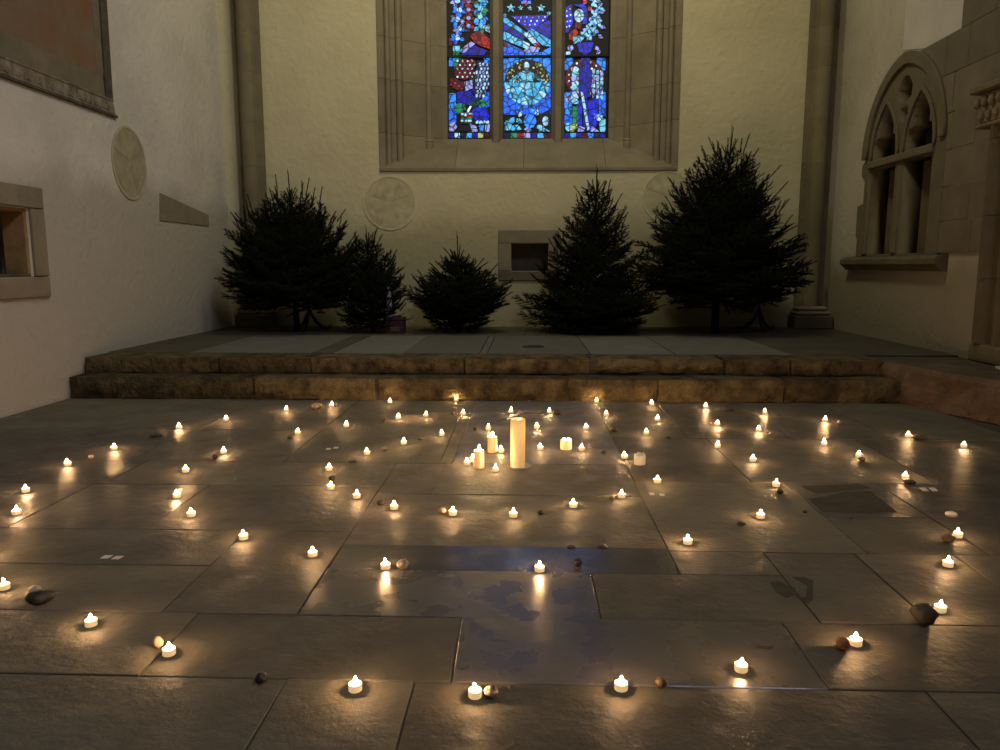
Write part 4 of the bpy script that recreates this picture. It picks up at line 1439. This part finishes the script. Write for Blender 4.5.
def pillar(name, px, py, rad, hgt, cav, wx, label, flames=((0, 0),), ragged=0.0, lit=True, burn=1.0, fm=None):
    """wax candle with a burnt-out hollow, wick and flame standing in it"""
    p = gnd(px, py)
    t = tag(empty(name, (p.x, p.y + rad * .9, .001)), label, 'candle', 'thick pillar candles on the grave slab')
    wall = max(.0045, rad * .14)
    prof_ = [(0, 0), (rad * .96, 0), (rad, .003), (rad, hgt - .004), (rad - wall * .4, hgt), (rad - wall, hgt - .003), (rad - wall, hgt - cav), (rad * .5, hgt - cav - .003), (0, hgt - cav - .004)]
    v, f = lathe(prof_, 28)
    me = bpy.data.meshes.new(name)
    rq = random.Random(int(px))
    jag = [rq.uniform(-1, 1) for _ in range(28)]
    vv = []
    for i, q in enumerate(v):
        k, j = divmod(i, 28)
        dz = ragged * (jag[j] + .5 * math.sin(j * .9)) if k in (3, 4, 5) else 0
        vv.append((q[0], q[1], q[2] + dz))
    me.from_pydata(vv, [], f)
    bm = bmesh.new()
    bm.from_mesh(me)
    bmesh.ops.remove_doubles(bm, verts=bm.verts, dist=1e-6)
    bmesh.ops.recalc_face_normals(bm, faces=bm.faces)
    for fc in bm.faces:
        fc.smooth = True
    bm.to_mesh(me)
    bm.free()
    link('body', me, wx, t)
    for fx, fy in flames:
        v, f = tube([(fx, fy, hgt - cav - .004), (fx + .001, fy, hgt - cav + .004), (fx + .002, fy, hgt - cav + .010)], .0011, 6)
        pyd('wick', v, f, M_WICK, t)
        if lit:
            link('flame', PF.copy() if fm else PF, fm or M_FLAME_P, t, (fx + .002, fy, hgt - cav + .006), None, (1, 1, burn))
    return t


PF = lathe_mesh('pillar_flame', [(0, 0.0), (.0035, .002), (.0056, .009), (.0048, .017), (.0025, .025), (0, .032)], 10)
pillar('pillar_candle', 517.6, 469.2, .0425, .285, .085, M_WAX, 'tall thick ivory pillar candle standing in a glass saucer', fm=M_FLAME_T)
pillar('pillar_candle', 492.2, 453, .0305, .098, .008, M_WAX_T, 'short tan pillar candle burning behind the ivory one')
pillar('pillar_candle', 478.7, 469, .030, .103, .006, M_WAX, 'short ivory pillar candle burning between two tealights')
pillar('stub_candle', 566, 450.3, .036, .062, .030, M_WAX, 'low wide glowing candle with a ragged rim', ((.012, 0), (-.012, .004)), .006)
pillar('stub_candle', 640.4, 465.6, .0325, .062, .016, M_WAX_W, 'burnt down white candle with a lumpy unlit top', ((0, 0),), .007, lit=False)
q = gnd(517.6, 469.2)
sc_ = tag(empty('glass_saucer', (q.x + .012, q.y + .035, .0004)), 'clear glass saucer under the tall ivory candle', 'saucer')
link('dish', lathe_mesh('saucer_dish', [(0, 0.0), (.045, 0), (.062, .004), (.072, .014), (.070, .0155), (.060, .0062), (.044, .0008 + .0002), (0, .0006)], 28), M_GLASS, sc_)
# glass bowl at the edge of the side ledge, half out of frame
q = on(1001, 371, 2, PZ)
gb = tag(empty('glass_bowl', (q.x + .01, q.y, PZ)), 'small clear glass bowl on the rough side ledge', 'bowl')
link('dish', lathe_mesh('bowl_dish', [(0, 0.0), (.03, 0), (.045, .012), (.052, .035), (.0485, .035), (.042, .014), (.028, .004), (0, .004)], 20), M_GLASS, gb)

# ------------------------------------------------------------------ stones
def stone_mesh(seed, amp=.15, sub=3, freq=1.7):
    bm = bmesh.new()
    bmesh.ops.create_icosphere(bm, subdivisions=sub, radius=1.0)
    for v in bm.verts:
        q = v.co * freq + Vector((seed * 3.3, seed * 1.9, seed * .7))
        v.co *= 1 + amp * noise.noise(q) + amp * .4 * noise.noise(q * 2.3)
    return from_bm(bm, 'stone', True)


STM = [stone_mesh(s) for s in range(8)]
SC_ = {
    'black': mat('stone_black', (0.022, 0.019, 0.016), .45, .3, 60, .001, 200), 'dark': mat('stone_dark', (0.045, 0.036, 0.026), .6, .35, 50, .002, 120),
    'brown': mat('stone_brown', (0.12, 0.075, 0.04), .6, 0, 60, .002, 120, col2=(0.05, 0.035, 0.02)), 'red': mat('stone_redbrown', (0.16, 0.075, 0.04), .6, .3, 50, .002, 120),
    'olive': mat('stone_olive', (0.09, 0.075, 0.035), .6, .3, 50, .002, 120), 'grey': mat('stone_grey', (0.10, 0.095, 0.085), .7, .25, 50, .002, 120),
    'pale': mat('stone_pale', (0.42, 0.36, 0.28), .6, .15, 40, .001, 120), 'white': mat('stone_white', (0.62, 0.58, 0.52), .5, .06, 40),
    'pink': mat('stone_pink', (0.27, 0.18, 0.13), .6, .2, 40, .001, 120), 'mottled': mat('stone_mottled', (0.07, 0.045, 0.025), .6, 0, 45, .002, 120, col2=(0.45, 0.37, 0.26), detail=1.0),
}


def stone(px, py, wpx, hpx, c, label, flat=None, rz=0.0, k=None, dep=1.0, name='pebble', cat='stone', grp='stones scattered among the tealights'):
    """wpx, hpx: size in the photo; the stone rests on the floor where its lower edge shows"""
    p = gnd(px, py)
    dist = (p - EYE).length
    a = wpx / F * dist / 2
    sinv = H / dist
    hz = hpx / F * dist / 2
    c_ = a * dep
    bz = flat if flat else max(.25 * a, (hz - c_ * sinv * .55))
    bz = min(bz, a * 1.15)
    i = (k if k is not None else int(px * 7 + py)) % len(STM)
    o = link(name, STM[i].copy(), None, None, (p.x, p.y + c_ * .6, bz * .9), (0, 0, rz), (a * .97, c_ * .97, bz))
    o.data.materials.append(SC_[c])
    zmin = min((v.co.z for v in o.data.vertices)) * bz
    o.location.z = -zmin - .0012
    return tag(o, label, cat, grp)


stone(927, 627, 21, 22, 'dark', 'largest rounded dark brown stone in front of a tealight', k=6, rz=.4)
st = stone(35, 606, 23, 14, 'black', 'boomerang shaped dark stone, thick and bent, on the flagstones', k=2, rz=.25, dep=.7)
for v in st.data.vertices:
    v.co.y += .55 * abs(v.co.x) ** 1.6
stone(33, 593, 9, 7, 'pale', 'small pale pebble lying behind the boomerang shaped stone', k=3)
stone(157.4, 649, 10, 12, 'pink', 'upright pinkish oval pebble leaning by a tealight', k=4, dep=.6)
stone(259.4, 684, 12, 12, 'black', 'round black stone lying alone on the big dull slab', k=5)
stone(490.6, 698.5, 14, 14, 'mottled', 'snail-like mottled cream and brown stone touching a tealight', k=6)
stone(662, 689, 11, 13, 'brown', 'glossy dark brown stone lying some way from a tealight', k=7)
stone(844.5, 651, 12, 14, 'red', 'reddish brown angular stone touching a tealight', k=0)
stone(950.4, 543.5, 11, 9, 'brown', 'round brown stone touching a tealight, a white pebble behind', k=1)
stone(953, 518, 10, 6.5, 'white', 'white flat oval pebble near the round brown stone', k=2)
stone(402.6, 569.5, 12, 11, 'mottled', 'pale round two-toned stone near the glossy blue slab', k=3)
stone(578, 566.5, 9, 9, 'black', 'round black stone on the glossy blue reflecting slab', k=4)
stone(571.4, 548.5, 9, 3.2, 'black', 'shorter one of two thin black flat stones on the slab joint', k=5, flat=.006)
stone(602.4, 548.5, 11, 2.8, 'black', 'longer one of two thin black flat stones on the slab joint', k=6, flat=.005)
stone(541, 515, 6.5, 6, 'black', 'small round black stone between two tealights on the plain slab', k=7)
stone(612, 500.5, 6, 5.5, 'olive', 'olive brown pebble touching a tealight near the slab joint', k=0)
stone(442, 514, 8, 7.5, 'pink', 'half pink half brown pebble touching a tealight', k=1)
stone(380.4, 506, 7.5, 7, 'black', 'shiny black nut-like stone near a tealight', k=2)
stone(331.4, 481, 6, 6, 'black', 'black pebble between two tealights in line', k=3)
stone(384.3, 451.8, 6.8, 6.5, 'grey', 'grey green round pebble between two tealights', k=4)
stone(351.7, 463, 9, 4.5, 'dark', 'flat dark oval stone lying on the long slab joint', k=5, flat=.008)
stone(289.8, 439.3, 5.6, 5, 'brown', 'small brown pebble touching a tealight by a slanted joint', k=6)
stone(316, 409.4, 10, 7, 'mottled', 'lumpy brown and pale stone beside a pale pebble and tealight', k=7)
stone(335.4, 407.0, 4, 4.6, 'pale', 'pale pebble touching a tealight near the lumpy brown stone', k=0)
stone(382.5, 422, 5, 5.5, 'brown', 'pointed brown stone to one side of a tealight', k=1)
stone(419.8, 440.5, 5.5, 3.4, 'dark', 'low dark pebble between two tealights beside the grave slab', k=2)
stone(452.3, 415.4, 3.4, 4.4, 'dark', 'darker of two tiny stones next to a tealight', k=3)
stone(456.2, 416, 3, 4, 'red', 'redder of two tiny stones next to a tealight', k=4)
stone(474.7, 431, 4, 4.4, 'black', 'small black cube-like pebble on the edge of the grave slab', k=5)
stone(557, 415, 8, 5.5, 'dark', 'dark brown hooked stone touching a tealight on the grave slab', k=6)
stone(614.5, 432.3, 7.5, 6.6, 'dark', 'rough dark lump of stone at the grave slab edge', k=7)
stone(604, 454.6, 5, 5, 'black', 'round black pebble near the low wide glowing candle', k=0)
stone(668.4, 439.0, 5, 3.4, 'black', 'tiny flat black pebble alone near the burnt down candle', k=1)
stone(711, 425.3, 2.6, 4, 'pale', 'tiny upright cream pebble beside a tealight', k=2)
stone(768, 433.6, 2.6, 4.4, 'pale', 'tiny bright splinter of stone beside a tealight', k=3)
stone(839, 423.6, 2.4, 3.2, 'pale', 'tiny cream pebble a little way off from a tealight', k=4)
stone(729.6, 411, 11, 3.8, 'dark', 'long flat dark stone near the lower step', k=5, flat=.012)
stone(780.6, 494.2, 6.6, 5.6, 'black', 'black stone right in front of a tealight', k=6)
stone(742, 525.8, 8, 3.8, 'black', 'flat black oval stone lying apart on the plain slab', k=7, flat=.008)
stone(805.4, 513, 4.4, 3, 'black', 'tiny black stone chip by the dark worn patch', k=0, flat=.006)
stone(851.6, 519, 5, 1.8, 'black', 'thin black sliver of stone by the dark worn patch', k=1, flat=.003)
stone(862.5, 461.4, 6, 4.6, 'grey', 'small grey-brown stone half hiding a tealight', k=2)
stone(921.6, 440, 13, 4.6, 'dark', 'long flat dark stone to one side of a tealight', k=3, flat=.013)
stone(911, 484, 10, 4.8, 'dark', 'flat dark oval stone in front of a tealight', k=4, flat=.010)
stone(154, 437.5, 12, 4.4, 'black', 'flat dark leaf shaped stone with a pale upper edge', k=5, flat=.010)
stone(90.3, 458.4, 4.6, 3.6, 'pale', 'tiny pale chip of stone between two tealights', k=6)
stone(214.3, 459.4, 5.2, 5.6, 'black', 'small black ball of stone next to a tealight', k=7)
stone(179.5, 492, 4.6, 4, 'white', 'small white pebble just behind a tealight', k=0)


# pairs of white tape strips on the floor
def tape(px, py, wpx, hpx, skew, label):
    a, b_ = gnd(px - wpx / 2, py + hpx / 2), gnd(px + wpx / 2, py + hpx / 2)
    c, d_ = gnd(px + wpx / 2 + skew, py - hpx / 2), gnd(px - wpx / 2 + skew, py - hpx / 2)
    v = [(p.x, p.y, .0001) for p in (a, b_, c, d_)] + [(p.x, p.y, .0016) for p in (a, b_, c, d_)]
    f = [(4, 5, 6, 7), (0, 1, 5, 4), (1, 2, 6, 5), (2, 3, 7, 6), (3, 0, 4, 7)]
    return tag(pyd('floor_tape', v, f, M_WHITE), label, 'tape', 'short white tape strips stuck on the floor')


for (x1, y1, x2, y2, ww, hh, sk, lb) in ((104, 557, 115, 557.8, 8, 3, 5, 'short white tape strip, one of a pair on the dark slab'),
                                         (328, 449, 335.5, 447.8, 4.6, 1.5, 1, 'tiny white tape strip, one of a pair on the long slab'),
                                         (652.3, 494, 662.4, 494.8, 5, 2.4, -1, 'short white tape strip, one of a pair near a tealight'),
                                         (926, 489.6, 935.5, 489.6, 6, 3.4, -4, 'short white tape strip, one of a pair by the flat dark oval stone')):
    tape(x1, y1, ww, hh, sk, lb)
    tape(x2, y2, ww, hh, sk, lb)
